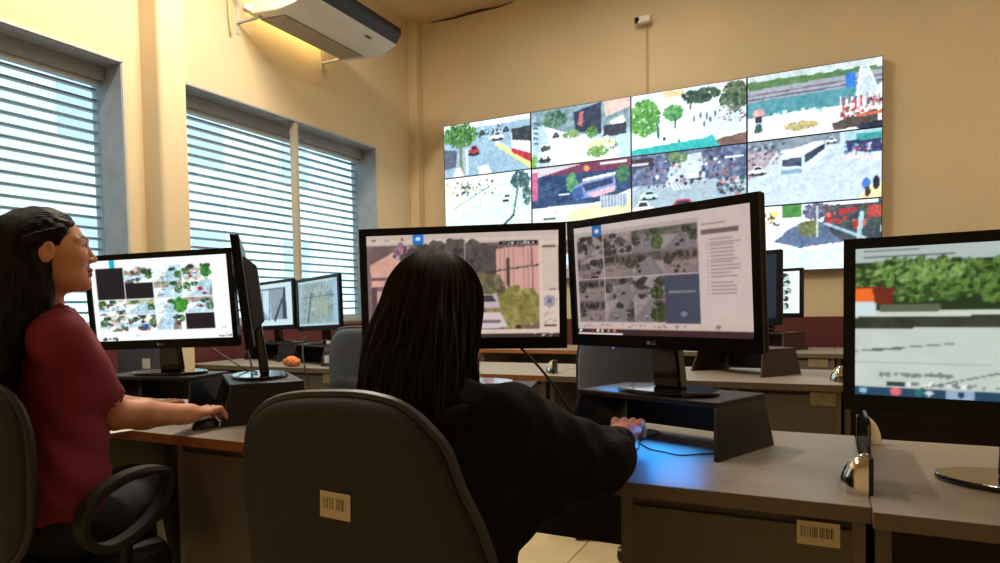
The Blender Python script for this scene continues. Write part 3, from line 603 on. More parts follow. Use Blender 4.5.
# ------------------------------------------------------------------ air conditioner on the window wall
ac = thing('air_conditioner', 'white wall-hung air conditioner with a black grille along its front edge', 'air conditioner', (X0, 4.69, 3.3))
prof = [(.187, .12), (.459, .095), (.623, .109), (.746, .159), (.80, .24), (.795, .285), (.76, .305), (.187, .32)]
AL, AR = -0.61, 0.61
MB().prism(prof, AL, AR, 'y').build('body', M_ACWHITE, ac, 0.012)
g = MB(); g.prism([(.752, .163), (.808, .243), (.804, .292), (.77, .312), (.74, .30), (.77, .25), (.735, .175)], AL+.02, AR-.012, 'y'); g.build('air_outlet', M_ACBLACK, ac, 0.002)
for k in range(3):
    z = .235 + .022*k; MB().box(.79, .812, AL+.03, AR-.03, z, z+.004).build('louvre', mat('louvre_dark', (48, 46, 42), .4), ac)
MB().prism([(.20, .116), (.45, .092), (.45, .086), (.20, .108)], AL+.1, AR-.1, 'y').build('intake_panel', M_ACGREY, ac, 0.002)
lg = MB().prism([(.014*a, .05*b) for a, b in circ_pts(16)], -.002, .0, 'z')
lo = lg.build('logo_badge', mat('badge_grey', (96, 86, 74), .5), ac, loc=(.684, .26, .1325)); lo.rotation_euler = (0, math.radians(-22), 0)
for yy in (-0.56, 0.5):
    MB().box(0.0, 0.006, yy-.02, yy+.02, .02, .30).box(0.0, .24, yy-.015, yy+.015, .10, .118).build('bracket', M_ALU, ac, 0.001)
MB().tube([(.01, AL-.06, .5), (.03, AL-.06, .12), (.03, AL-.05, .0), (.02, AL-.03, .12), (.02, AL-.03, .32), (.2, AL+.02, .25)], .012, 8).build('pipe', mat('pipe_cream', (206, 186, 140), .6), ac, smooth=True)

wlp = thing('wall_light', 'fluorescent tube on the window wall, hidden behind the air conditioner', 'wall light', (X0, 4.69, 3.56))
MB().box(0, .03, -.5, .5, -.02, .02).build('housing', M_ACWHITE, wlp, .004)
MB().tube([(.045, -.48, 0), (.045, .48, 0)], .013, 10).build('tube', emit_mat('wall_tube_glow', (255, 222, 150), 22), wlp)

# ------------------------------------------------------------------ small security camera and its cable duct
cc = thing('security_camera', 'small white security camera high on the back wall, lens pointing left', 'camera', (-1.50, Y1, 3.80))
MB().box(-.05, .07, -.11, -.04, -.03, .035).build('body', M_ACWHITE, cc, 0.012)
MB().tube([(-.045, -.085, .005), (-.075, -.10, .0)], [.03, .028], 16).build('lens', M_GLOSSBLACK, cc)
MB().tube([(.03, -.05, 0), (.03, 0, 0)], .018, 12).build('bracket', M_ACWHITE, cc)
tag(box('cable_duct', mat('duct_cream', (190, 160, 118), .6), None, -1.495, -1.475, Y1-.014, Y1, VZ1 + .002, 3.775, .002), 'thin cream cable duct running down from the security camera', 'cable duct')

# ------------------------------------------------------------------ desks
DW, DD, DH = 1.365, 0.75, 0.75
def make_desk(edge):
    d = thing('desk', 'x', 'desk')
    MB().box(-DW/2, DW/2, -DD/2+.003, DD/2, DH-.03, DH).build('worktop', M_DESK, d, 0.002)
    MB().box(-DW/2, DW/2, -DD/2, -DD/2+.003, DH-.03, DH-.0005).build('edge_band', edge, d)
    cb = MB().box(DW/2-.455, DW/2-.008, -DD/2+.03, DD/2-.05, .03, DH-.032).build('pedestal', M_DESKBODY, d, .002)
    dr = MB().box(DW/2-.43, DW/2-.03, -DD/2+.012, -DD/2+.03, .05, DH-.05).build('door', M_DESKBODY, d, .002)
    MB().tube([(DW/2-.36, -DD/2+.013, .60), (DW/2-.36, -DD/2+.009, .60)], .0042, 12).build('lock', M_EDGEGREY, dr)
    MB().box(DW/2-.455, DW/2-.43, -DD/2+.014, -DD/2+.03, .03, DH-.032).build('stile', M_EDGEGREY, d); MB().box(DW/2-.03, DW/2-.008, -DD/2+.014, -DD/2+.03, .03, DH-.032).build('stile', M_EDGEGREY, d)
    MB().box(-DW/2+.005, -DW/2+.03, -DD/2+.03, DD/2-.03, 0, DH-.03).build('side_panel', M_DESKBODY, d, .002)
    MB().box(-DW/2+.03, DW/2-.455, DD/2-.06, DD/2-.042, .37, DH-.03).build('modesty_panel', mat('modesty_dark', (48, 42, 30), .6), d)
    for sx in (DW/2-.44, DW/2-.03):
        for sy in (-DD/2+.06, DD/2-.08): MB().tube([(sx, sy, 0), (sx, sy, .035)], .014, 10).build('foot', M_BLACK, d)
    return d
desk_g = make_desk(M_EDGEGREY); desk_b = make_desk(M_EDGEBROWN)
ROWY = [1.44, 3.46, 5.46]
COLX = {'Z': -3.345, 'A': -1.975, 'B': -0.605, 'C': 0.7612}
desks = [('A', 0, 'b', 'brown-edged desk in front of the person in the red shirt'), ('B', 0, 'g', 'grey desk with barcode sticker in front of the person in black'),
    ('C', 0, 'g', 'grey desk under the cut-off monitor at the right edge'), ('Z', 0, 'g', 'grey desk by the near window, left of the person in red'),
    ('Z', 1, 'g', 'grey second-row desk by the far window, carrying the twin monitors'), ('A', 1, 'b', 'brown-edged second-row desk seen behind the person in black'),
    ('B', 1, 'g', 'grey second-row desk seen right of the big angled monitor'), ('C', 1, 'g', 'grey second-row desk behind the cut-off right monitor'),
    ('A', 2, 'b', 'brown-edged third-row desk under the left of the video wall'), ('B', 2, 'g', 'grey third-row desk nearest the maroon dado'), ('C', 2, 'g', 'grey third-row desk at the far right')]
used = set()
for c, r, e, lab in desks:
    src = desk_g if e == 'g' else desk_b
    dx = 0.0 if not (c == 'C' and r == 0) else 0.0; dy = -0.03 if (c == 'C' and r == 0) else 0.0
    pos = (COLX[c], ROWY[r] + DD/2 + dy, 0)
    if e in used: copy_tree(src, None, pos, 0, lab, 'control room desks')
    else: src.location = pos; src['label'] = lab; src['group'] = 'control room desks'; used.add(e)

# barcode stickers (printed grid)
def barcode(seed, tone=1.0):
    im = Img(84, 54, (206, 192, 156), seed); x = .1
    while x < .84:
        w = im.rng.choice([.008, .014, .022]); im.rect(x, .22, x + w, .66, (60, 44, 40)); x += w + im.rng.choice([.01, .016, .026])
    im.dots(.1, .72, .7, .74, 26, [(130, 110, 90)], .008); im.dots(.1, .82, .5, .84, 16, [(150, 130, 104)], .008); return im.fx(tone)
M_STICK = attr_mat('sticker_print', rough=0.6)
st = link('barcode_sticker', screen_mesh('barcode_sticker', barcode(3), .0715, .045), M_STICK, None, (-0.007, ROWY[0] + .0105, 0.687)); tag(st, 'white barcode sticker on the front of the grey desk', 'sticker')
M_OLD = mat('sticker_faded', (138, 126, 96), .8, var=.15, vscale=40)
for (sx, row, w, h, lab) in ((0.0, 1, .10, .06, 'faded paper sticker on the second-row desk pedestal'), (-0.03, 2, .12, .06, 'faded paper sticker on the third-row desk pedestal'), (-2.76, 1, .075, .06, 'faded paper sticker on the second-row desk by the windows')):
    tag(box('paper_sticker', M_OLD, None, sx-w/2, sx+w/2, ROWY[row]+.0095, ROWY[row]+.0115, .655, .655+h), lab, 'sticker')

# glass dividers with chrome clips between desks
def clip(name, loc, label, sides=(-1, 1)):
    t = thing(name, label, 'clip', loc, 0, 'chrome divider clips')
    for s in sides:
        v = []; f = []; n = 12; R, H, Wd = .036, .075, .05
        for i in range(n+1):
            a = math.pi/2 * i / n; z = H*math.sin(a); k = math.cos(a)
            for j in range(n+1):
                b = math.pi * j / n; v.append((s*(.004 + Wd*k*math.sin(b)), -R*k*math.cos(b)*1.0, z))
        for i in range(n):
            for j in range(n): f.append((i*(n+1)+j, i*(n+1)+j+1, (i+1)*(n+1)+j+1, (i+1)*(n+1)+j))
        f.append(tuple(range(n+1))); 
        m = MB().add(v, f).build('half_shell', M_CHROME, t, smooth=True)
    box('rubber_insert', M_BLACK, t, -.004, .004, -.03, .03, 0.0, .07)
    return t
XD = 0.0815
for (x, row, y0, lab) in ((XD, 0, 1.56, 'chrome clip at the front of the first-row glass divider'), (XD, 0, 2.09, 'chrome clip at the back of the first-row glass divider'), (XD, 1, 3.60, 'chrome clip on the right end of the second-row desk'), (-1.29, 1, 3.60, 'chrome clip where the brown-edged and grey second-row desks meet')):
    clip('divider_clip', (x, y0, DH), lab, (1,) if y0 == 2.09 else (-1,))
tag(box('glass_divider', M_DIVGLASS, None, XD-.003, XD+.003, 1.60, 2.05, DH, DH + .125), 'low glass divider between the grey desk and the right-hand desk', 'divider')

# ------------------------------------------------------------------ monitors
MW, MH = 0.62, 0.368
def make_monitor(name, label, img, loc, yaw, zc, tilt=0.0, base_z=None, w=MW, h=MH, bez=.022, bot=.034, base=True, group='desktop monitors', gap=.012, roll=0.0):
    """loc: x, y of the screen centre; base_z: surface it stands on"""
    cw, sw = math.cos(yaw), math.sin(yaw)
    t = thing(name, label, 'monitor', (loc[0], loc[1], base_z), yaw, group)
    z0 = zc - base_z
    p = bpy.data.objects.new('panel', None)
    hb = MB(); hb.box(-w/2, w/2, 0.004, .022, z0-h/2, z0+h/2); 
    shell = hb.build('shell', M_BEZEL, t, .006)
    bk = MB(); bk.hexa([(-w*.3, .022, z0-h*.36), (w*.3, .022, z0-h*.36), (w*.22, .062, z0-h*.28), (-w*.22, .062, z0-h*.28)], [(-w*.3, .022, z0+h*.34), (w*.3, .022, z0+h*.34), (w*.22, .062, z0+h*.24), (-w*.22, .062, z0+h*.24)])
    bk.build('rear_housing', M_BLACK, shell, .004)
    fr = MB(); y0, y1 = -.006, .005
    fr.box(-w/2, w/2, y0, y1, z0+h/2-bez, z0+h/2); fr.box(-w/2, w/2, y0, y1, z0-h/2, z0-h/2+bot); fr.box(-w/2, -w/2+bez, y0, y1, z0-h/2+bot, z0+h/2-bez); fr.box(w/2-bez, w/2, y0, y1, z0-h/2+bot, z0+h/2-bez)
    fr.build('bezel', M_BEZEL, t)
    sw_, sh_ = w-2*bez, h-bez-bot
    link('screen', screen_mesh('screen', img, sw_, sh_), M_SCREEN if img.w > 16 else M_GLOSSBLACK if False else M_SCREEN, t, (0, 0.001, z0 - h/2 + bot + sh_/2))
    Rm = Matrix.Translation((0, .015, z0)) @ Matrix.Rotation(tilt, 4, 'X') @ Matrix.Rotation(roll, 4, 'Y') @ Matrix.Translation((0, -.015, -z0))
    for c_ in list(t.children): c_.matrix_basis = Rm @ c_.matrix_basis
    if base:
        n = MB(); n.hexa([(-.045, .05, .012), (.045, .05, .012), (.045, .085, .012), (-.045, .085, .012)], [(-.035, .03, z0-h*.15), (.035, .03, z0-h*.15), (.035, .055, z0-h*.15), (-.035, .055, z0-h*.15)])
        n.build('neck', M_GLOSSBLACK, t, .006)
        MB().prism([(.15*a, .05 + .10*b) for a, b in circ_pts(40)], 0, .012, 'z').build('base_plate', M_GLOSSBLACK, t, .004)
    return t
def lg_logo(t, z0, h=MH):
    cu = bpy.data.curves.new('logo', 'FONT'); cu.body = 'LG'; cu.size = .013; cu.align_x = 'CENTER'
    o = bpy.data.objects.new('logo_tmp', cu); COL.objects.link(o)
    dg = bpy.context.evaluated_depsgraph_get(); me = bpy.data.meshes.new_from_object(o.evaluated_get(dg)); bpy.data.objects.remove(o)
    q = link('logo', me, mat('logo_silver', (170, 172, 175), .4), t, (0.004, -.0068, z0 - h/2 + .011), (math.pi/2, 0, 0))
    MB().tube([(-.012, -.0062, z0-h/2+.0155), (-.012, -.0069, z0-h/2+.0155)], .0052, 14).build('logo_disc', mat('logo_silver', (170, 172, 175), .4), t)

# monitor risers: bent plate with trapezoid ends
RZ = 0.135
def make_riser(label, loc, yaw, m, L=.42, d_top=.24, d_bot=.29, base_z=DH, group='monitor risers'):
    t = thing('monitor_riser', label, 'riser', (loc[0], loc[1], base_z), yaw, group)
    MB().box(-L/2, L/2, -d_top/2, d_top/2, RZ-.014, RZ).build('top_plate', m, t, .003)
    for s in (-1, 1):
        a, b = (s*L/2, s*(L/2-.012)); a2, b2 = a + s*.02, b + s*.02
        lo_ = [(min(a2, b2), -d_bot/2-.012, 0), (max(a2, b2), -d_bot/2-.012, 0), (max(a2, b2), d_bot/2-.012, 0), (min(a2, b2), d_bot/2-.012, 0)]
        hi_ = [(min(a, b), -d_top/2, RZ-.014), (max(a, b), -d_top/2, RZ-.014), (max(a, b), d_top/2, RZ-.014), (min(a, b), d_top/2, RZ-.014)]
        MB().hexa(lo_, hi_).build('side_panel', m, t, .002)
    MB().box(-L/2+.01, L/2-.01, d_top/2-.02, d_top/2-.006, .02, RZ-.014).build('back_rail', m, t, .002)
    return t
R_ = math.radians
RT = DH + RZ
def pair(off, y, labs, m): pass
def setup(label_m, label_r, img, mx, my, yaw, zc, riser=True, rm=M_DARKMETAL, ryaw=None, logo=False, rs=None, tilt=0.0, roll=0.0):
    """monitor on its own riser; the riser is centred under the base plate"""
    ryaw = yaw if ryaw is None else ryaw
    bx, by = mx - math.sin(yaw)*.05, my + math.cos(yaw)*.05
    if rs: bx, by = rs
    make_riser(label_r, (bx, by), ryaw, rm)
    t = make_monitor('monitor', label_m, img, (mx, my), yaw, zc, base_z=RT, tilt=tilt, roll=roll)
    if logo: lg_logo(t, zc - RT)
    return t
setup('black monitor showing a pinkish street and grass verge, behind the person in black', 'black riser under the monitor straight ahead of the person in black', mon_pink(), -.951, 1.842, R_(19.98), 1.182, ryaw=R_(15), tilt=R_(2))
m2 = setup('large black monitor showing a grid of camera views and a list panel', 'black metal riser with sloping end, under the camera-grid monitor', mon_grid(), -.394, 1.865, R_(-28.2), 1.188, ryaw=R_(-21), rs=(-.372, 1.93), logo=True, tilt=R_(3))
setup('black monitor with a white camera-grid page, in front of the person in red', 'black riser under the white-page monitor', mon_white(), -2.225, 1.80, R_(18.2), 1.172, ryaw=R_(12), rs=(-2.27, 1.845), logo=True, tilt=R_(4), roll=R_(-1.2))
setup('black monitor seen edge-on between the white-page monitor and the far window', 'black riser with a flat end panel beside the hand of the person in red', mon_white(), -1.828, 1.832, R_(-47), 1.185, ryaw=R_(-40), rs=(-1.785, 1.862), tilt=R_(6))
make_monitor('monitor', 'black monitor showing trees and pale pavement, cut off at the right edge', mon_tree(), (.345, 1.68), R_(-10), 1.07, base_z=DH)
setup('left of the twin second-row monitors by the windows, showing a light yard view', 'dark riser under the left twin monitor', mon_yard(), -3.66, 3.95, R_(-15), 1.16, rm=M_DARKMETAL, roll=R_(-2))
setup('right of the twin second-row monitors by the windows, showing a greyish aerial view', 'dark riser under the right twin monitor', mon_aerial(), -3.05, 3.75, R_(-23), 1.165, rm=M_DARKMETAL, roll=R_(-2))
setup('second-row monitor mostly hidden behind the pinkish monitor', 'maroon riser under the hidden second-row monitor', street(301), -2.32, 3.84, R_(20), 1.18, rm=M_DARKMETAL)
setup('dark blank monitor showing right of the camera-grid monitor', 'maroon riser on the second-row desk, right of the camera-grid monitor', mon_off(), -.453, 3.88, R_(-28), 1.19, rm=M_MAROONRISER, ryaw=R_(-35), rs=(-.36, 3.95))
setup('third-row monitor with a bright white page before the dado', 'maroon riser on the third-row desk by the dado', mon_list(), -.405, 5.86, R_(-28), 1.18, rm=M_MAROONRISER, ryaw=R_(-35), rs=(-.36, 5.94))

# ------------------------------------------------------------------ office chairs
def slab_mesh(outline, thick, curve=0.0, rings=(1, .985, .955, .88, .7, .45, .2)):
    """closed outline (x, z) -> padded slab, thin in y, optional curvature"""
    n = len(outline); cx = sum(p[0] for p in outline)/n; cz = sum(p[1] for p in outline)/n
    ys = [0, .45, .75, .95, 1, 1, 1]; v = []; f = []
    half = max(abs(p[0]-cx) for p in outline)
    def pt(k, q, s):
        x = cx + (q[0]-cx)*rings[k]; z = cz + (q[1]-cz)*rings[k]
        return (x, s*thick/2*ys[k] + curve*((x-cx)/half)**2, z)
    idx = {}
    for s in (-1, 1):
        for k in range(len(rings)):
            for i, q in enumerate(outline):
                if k == 0 and s == 1: idx[(s, k, i)] = idx[(-1, 0, i)]; continue
                idx[(s, k, i)] = len(v); v.append(pt(k, q, s))
        c = len(v); v.append((cx, s*thick/2, cz))
        for k in range(len(rings)-1):
            for i in range(n):
                j = (i+1) % n; f.append((idx[(s,k,i)], idx[(s,k,j)], idx[(s,k+1,j)], idx[(s,k+1,i)]))
        for i in range(n): f.append((idx[(s,len(rings)-1,i)], idx[(s,len(rings)-1,(i+1) % n)], c))
    return MB().add(v, f)
def rounded_outline(w, z0, z1, wb=None, r=.35):
    pts = []
    for k in range(40):
        a = 2*math.pi*k/40; c, s = math.cos(a), math.sin(a); e = 2/3.4
        x = math.copysign(abs(c)**e, c); z = math.copysign(abs(s)**e, s); t = (z+1)/2
        pts.append((x*(w*t + (wb or w)*(1-t))/2, z0 + (z1-z0)*t))
    return pts
def rim_tube(outline, curve, r):
    cx = sum(p[0] for p in outline)/len(outline); half = max(abs(p[0]-cx) for p in outline)
    return MB().tube([(x, curve*((x-cx)/half)**2, z) for x, z in outline], r, 8, closed=True)
def make_chair(label, loc, rz, outline, by=-.23, thick=.06, curve=.04, shell=M_CHAIR, rim=M_CHAIRRIM, arms=None, seat_z=.47, group='office chairs', star=.3):
    t = thing('office_chair', label, 'chair', (loc[0], loc[1], 0), rz, group)
    b = slab_mesh(outline, thick, curve).build('backrest', shell, t, smooth=True, loc=(0, by, 0))
    for p in b.data.polygons: p.use_smooth = True
    rm = rim_tube(outline, curve, .011).build('rim', rim, b, smooth=True)
    so = [(x, y) for x, y in [(.25*math.copysign(abs(math.cos(a))**.6, math.cos(a)), .23*math.copysign(abs(math.sin(a))**.6, math.sin(a))) for a in [2*math.pi*k/36 for k in range(36)]]]
    st_ = MB(); n = 36
    v = []; f = []
    lay = [(.9, -.04), (1, -.02), (1, .015), (.95, .04), (.7, .048), (.3, .046)]
    for s, z in lay: v += [(x*s, y*s, seat_z+z-.045) for x, y in so]
    for k in range(len(lay)-1):
        for i in range(n): f.append((k*n+i, k*n+(i+1) % n, (k+1)*n+(i+1) % n, (k+1)*n+i))
    f.append(tuple(reversed(range(n)))); f.append(tuple((len(lay)-1)*n+i for i in range(n)))
    MB().add(v, f).build('seat', M_FABRIC if shell is M_FABRIC else M_CHAIR, t, smooth=True)
    MB().tube([(0, -.05, seat_z-.07), (0, -.2, seat_z-.07), (0, by-.04, seat_z-.03), (0, by-.04, seat_z+.06), (0, by-.025, seat_z+.12)], [.018]*5, 8).build('back_bracket', M_BLACK, t, smooth=True)
    MB().lathe([(.028, .09), (.028, .2), (.02, .2), (.02, seat_z-.08)], 16).build('gas_column', M_BLACK, t)
    MB().box(-.09, .09, -.1, .1, seat_z-.1, seat_z-.08).build('seat_plate', M_BLACK, t, .004)
    for k in range(5):
        a = 2*math.pi*k/5 + star; c, s = math.cos(a), math.sin(a)
        lg_ = MB().tube([(0, 0, .12), (c*.14, s*.14, .11), (c*.27, s*.27, .075)], [.026, .022, .016], 8).build('base_leg', M_BLACK, t, smooth=True)
        MB().tube([(c*.27 - s*.02, s*.27 + c*.02, .03), (c*.27 + s*.02, s*.27 - c*.02, .03)], .0295, 14).build('caster', M_BLACK, lg_)
    if arms:
        for sx in (-1, 1):
            loop = catmull([(sx*arms['x'], p[0], p[1]) for p in arms['loop']], 6, True)
            n = len(loop); v = []; f = []
            cy_ = sum(q.y for q in loop)/n; cz_ = sum(q.z for q in loop)/n
            for q in loop:
                d = Vector((0, q.y-cy_, q.z-cz_)).normalized()
                for a, r_ in ((-.024, 0), (-.02, .012), (.02, .012), (.024, 0), (.02, -.012), (-.02, -.012)): v.append(q + Vector((a, 0, 0)) + d*r_)
            for i in range(n):
                for k in range(6): f.append((i*6+k, i*6+(k+1) % 6, ((i+1) % n)*6+(k+1) % 6, ((i+1) % n)*6+k))
            MB().add(v, f).build('armrest', M_CHAIRRIM, t, smooth=True)
            MB().tube([(sx*arms['x'], .02, seat_z+.07), (sx*(arms['x']-.01), .02, seat_z-.07), (sx*.06, .02, seat_z-.085)], .016, 8).build('armrest_stem', M_BLACK, t, smooth=True)
    return t
# front chair: outline read on the plane of its back
CHX, CHY = -0.715, 1.20
tr = [(-.953, .641), (-.960, .722), (-.967, .818), (-.958, .901), (-.939, .937), (-.903, .962), (-.847, .977), (-.766, .984), (-.691, .985), (-.630, .976), (-.591, .959), (-.560, .935), (-.530, .903), (-.505, .844), (-.475, .789), (-.450, .723), (-.440, .65), (-.450, .56), (-.50, .51), (-.60, .49), (-.80, .49), (-.91, .51), (-.947, .57)]
out = [(p.x - CHX - .006, p.y - .012) for p in catmull([Vector((a, b, 0)) for a, b in tr], 4, True)]
ch = make_chair('black office chair with barcode sticker on its back, under the person in black', (CHX, CHY), 0, out, by=-.225, thick=.05, curve=.0)
stk = link('sticker', screen_mesh('sticker', barcode(5), .066, .047), M_STICK, [c for c in ch.children if c.name.startswith('backrest')][0], (-.030, -.0265, .783), (0, math.radians(2), 0)); stk['label'] = 'white barcode sticker'
ARM = dict(x=.265, loop=[(-.095, .60), (-.075, .655), (-.005, .695), (.08, .71), (.14, .69), (.13, .625), (.07, .565), (-.01, .535), (-.07, .548)])
make_chair('black office chair with loop armrests, under the person in the red shirt', (-1.845, 1.155), R_(-6), rounded_outline(.46, .5, .97, .44), by=-.235, arms=ARM, curve=.05)
SO = rounded_outline(.47, .52, 1.03, .45)
for x, y, rz, lab, stick in ((-.765, 3.25, 0, 'slate office chair back seen under the camera-grid monitor', False), (-2.02, 3.02, -3, 'slate office chair back peeping out beside the pinkish monitor', False), (-3.66, 3.0, 6, 'slate office chair back with a white sticker, under the white-page monitor', True)):
    c2 = make_chair(lab, (x, y), R_(rz), SO, by=-.21, star=.942, curve=.05, shell=M_FABRIC, rim=M_CHAIRRIM)
    if stick:
        b2 = [c for c in c2.children if c.name.startswith('backrest')][0]
        box('sticker', M_PAPER, b2, .04, .10, -.0335, -.0305, .79, .85)['label'] = 'white paper sticker'

# ------------------------------------------------------------------ signed distance modelling for people
def nrm(a): return np.sqrt((a*a).sum(-1))
def d_cap(P, a, b, ra, rb):
    a = np.array(a, np.float32); b = np.array(b, np.float32); ba = b-a
    t = np.clip(((P-a)@ba)/(ba@ba), 0, 1); return nrm(P-a-t[..., None]*ba) - (ra + (rb-ra)*t)
def d_ell(P, c, r, R=None):
    q = P - np.array(c, np.float32)
    if R is not None: q = q @ np.array(R, np.float32)
    r = np.array(r, np.float32); k0 = nrm(q/r); k1 = nrm(q/(r*r)) + 1e-6
    return k0*(k0-1)/k1
def smin(a, b, k):
    if k <= 0: return np.minimum(a, b)
    h = np.clip(.5 + .5*(b-a)/k, 0, 1); return b*(1-h) + a*h - k*h*(1-h)
def surface_nets(F, lo, h):
    s = F < 0; nx, ny, nz = F.shape
    cnt = np.zeros((nx-1, ny-1, nz-1), np.int8); acc = np.zeros((nx-1, ny-1, nz-1, 3), np.float32); ne = np.zeros((nx-1, ny-1, nz-1), np.float32)
    C8 = [(i, j, k) for i in (0, 1) for j in (0, 1) for k in (0, 1)]
    def cv(A, c): return A[c[0]:nx-1+c[0], c[1]:ny-1+c[1], c[2]:nz-1+c[2]]
    for c in C8: cnt += cv(s, c).astype(np.int8)
    act = (cnt > 0) & (cnt < 8); ids = np.argwhere(act)
    vid = -np.ones(act.shape, np.int64); vid[act] = np.arange(len(ids))
    acc = np.zeros((len(ids), 3)); ne = np.zeros(len(ids))
    vals = {c: F[ids[:, 0]+c[0], ids[:, 1]+c[1], ids[:, 2]+c[2]] for c in C8}
    for a in C8:
        for ax in range(3):
            if a[ax]: continue
            b = list(a); b[ax] = 1; b = tuple(b); fa, fb = vals[a], vals[b]; m = (fa < 0) != (fb < 0)
            t = np.where(m, fa/(np.where(m, fa-fb, 1)), 0); p = np.array(a, float)[None] + 0*t[:, None]; p[:, ax] = t
            acc[m] += p[m]; ne[m] += 1
    co = (ids + acc/ne[:, None]) * h + lo
    faces = []
    for ax in range(3):
        u, w = (ax+1) % 3, (ax+2) % 3
        sl0 = [slice(None)]*3; sl1 = [slice(None)]*3; sl0[ax] = slice(0, -1); sl1[ax] = slice(1, None)
        ch_ = s[tuple(sl0)] != s[tuple(sl1)]; e = np.argwhere(ch_)
        ok = (e[:, u] > 0) & (e[:, w] > 0) & (e[:, u] < F.shape[u]-1) & (e[:, w] < F.shape[w]-1); e = e[ok]
        q = []
        for du, dw in ((-1, -1), (0, -1), (0, 0), (-1, 0)):
            g = e.copy(); g[:, u] += du; g[:, w] += dw; q.append(vid[g[:, 0], g[:, 1], g[:, 2]])
        q = np.stack(q, -1); fl_ = s[e[:, 0], e[:, 1], e[:, 2]]
        q[~fl_] = q[~fl_][:, ::-1]; faces.append(q)
    return co, np.concatenate(faces)
def sdf_mesh(fn, lo, hi, h):
    lo = np.array(lo, float); hi = np.array(hi, float); n = np.ceil((hi-lo)/h).astype(int) + 1
    ax = [(lo[i] + h*np.arange(n[i])).astype(np.float32) for i in range(3)]
    P = np.stack(np.meshgrid(*ax, indexing='ij'), -1)
    return surface_nets(fn(P), lo, h)
def join(parts):
    co = []; f = []; o = 0
    for c, q in parts: co.append(c); f.append(q + o); o += len(c)
    return np.concatenate(co), np.concatenate(f)

# --- head in its own frame: x to the person's right, y forward, z up
def f_head(P):
    d = d_ell(P, (0, -.010, .018), (.074, .094, .078))
    d = smin(d, d_ell(P, (0, .030, -.030), (.058, .060, .080)), .03)
    d = smin(d, d_ell(P, (0, .044, -.080), (.044, .044, .030)), .03)
    d = smin(d, d_ell(P, (0, .080, -.098), (.018, .014, .014)), .02)
    ax = np.stack([np.abs(P[..., 0]), P[..., 1], P[..., 2]], -1)
    d = smin(d, d_ell(ax, (.036, .058, -.022), (.026, .028, .026)), .02)
    d = smin(d, d_cap(ax, (.008, .086, .020), (.046, .068, .018), .009, .007), .014)
    d = np.maximum(d, -d_ell(ax, (.031, .098, .002), (.017, .018, .012)))
    d = smin(d, d_ell(ax, (.031, .074, .001), (.013, .0125, .0115)), .004)
    d = smin(d, d_cap(P, (0, .084, .012), (0, .101, -.026), .007, .0095), .008)
    d = smin(d, d_ell(P, (0, .104, -.029), (.010, .011, .009)), .006)
    d = smin(d, d_ell(ax, (.012, .096, -.033), (.0075, .009, .0075)), .005)
    d = smin(d, d_ell(P, (0, .090, -.058), (.021, .0115, .0065)), .004)
    d = smin(d, d_ell(P, (0, .088, -.070), (.018, .0115, .0075)), .005)
    e = d_ell(ax, (.077, -.006, -.012), (.008, .019, .030), Matrix.Rotation(R_(-14), 3, 'X'))
    e = np.maximum(e, -d_ell(ax, (.0862, -.002, -.010), (.0055, .010, .018)))
    d = smin(d, e, .006)
    return d
def world_head(P, O, Rm): return (P - np.array(O, np.float32)) @ np.array(Rm, np.float32)

def f_hand(P, side=1, spread=0.0):
    """right hand palm down (side=1: thumb at -x); origin at the wrist, +y fingers"""
    P = P * np.array((side, 1, 1), np.float32)
    d = d_ell(P, (0, .045, .004), (.040, .056, .016)); d = smin(d, d_cap(P, (0, -.02, 0), (0, .02, .002), .026, .026), .02)
    for x0, L, dx in ((-.028, .072, -.10), (-.009, .082, -.02), (.010, .076, .05), (.028, .060, .14)):
        a = (x0, .085, .008); b = (x0 + dx*L*.45, .085 + L*.42, .012); c = (b[0] + dx*L*.3, b[1] + L*.28, -.008); e = (c[0] + dx*L*.1, c[1] + L*.16, -.026)
        q = d_cap(P, a, b, .0105, .0095); q = smin(q, d_cap(P, b, c, .0095, .0085), .004); q = smin(q, d_cap(P, c, e, .0085, .0072), .004); d = smin(d, q, .006)
    a, b, c = (-.028, .022, -.004), (-.056, .058, -.012), (-.050, .090, -.022)
    q = smin(d_cap(P, a, b, .016, .012), d_cap(P, b, c, .0115, .009), .005); return smin(d, q, .012)
def hand_frame(wrist, fwd, up=(0, 0, 1)):
    y = Vector(fwd).normalized(); z = (Vector(up) - y*Vector(up).dot(y)).normalized(); x = y.cross(z)
    return np.array([list(x), list(y), list(z)], np.float32).T, np.array(wrist, np.float32)
def f_arm(P, elbow, wrist, fwd, re, rw, side=1):
    Rm, o = hand_frame(wrist, fwd); d = f_hand((P-o) @ Rm, side)
    m = tuple(elbow[i]*.62 + wrist[i]*.38 for i in range(3))
    d = smin(d, d_cap(P, m, wrist, re*1.0, rw), .02); return smin(d, d_cap(P, elbow, m, re*1.02, re*1.0), .02)

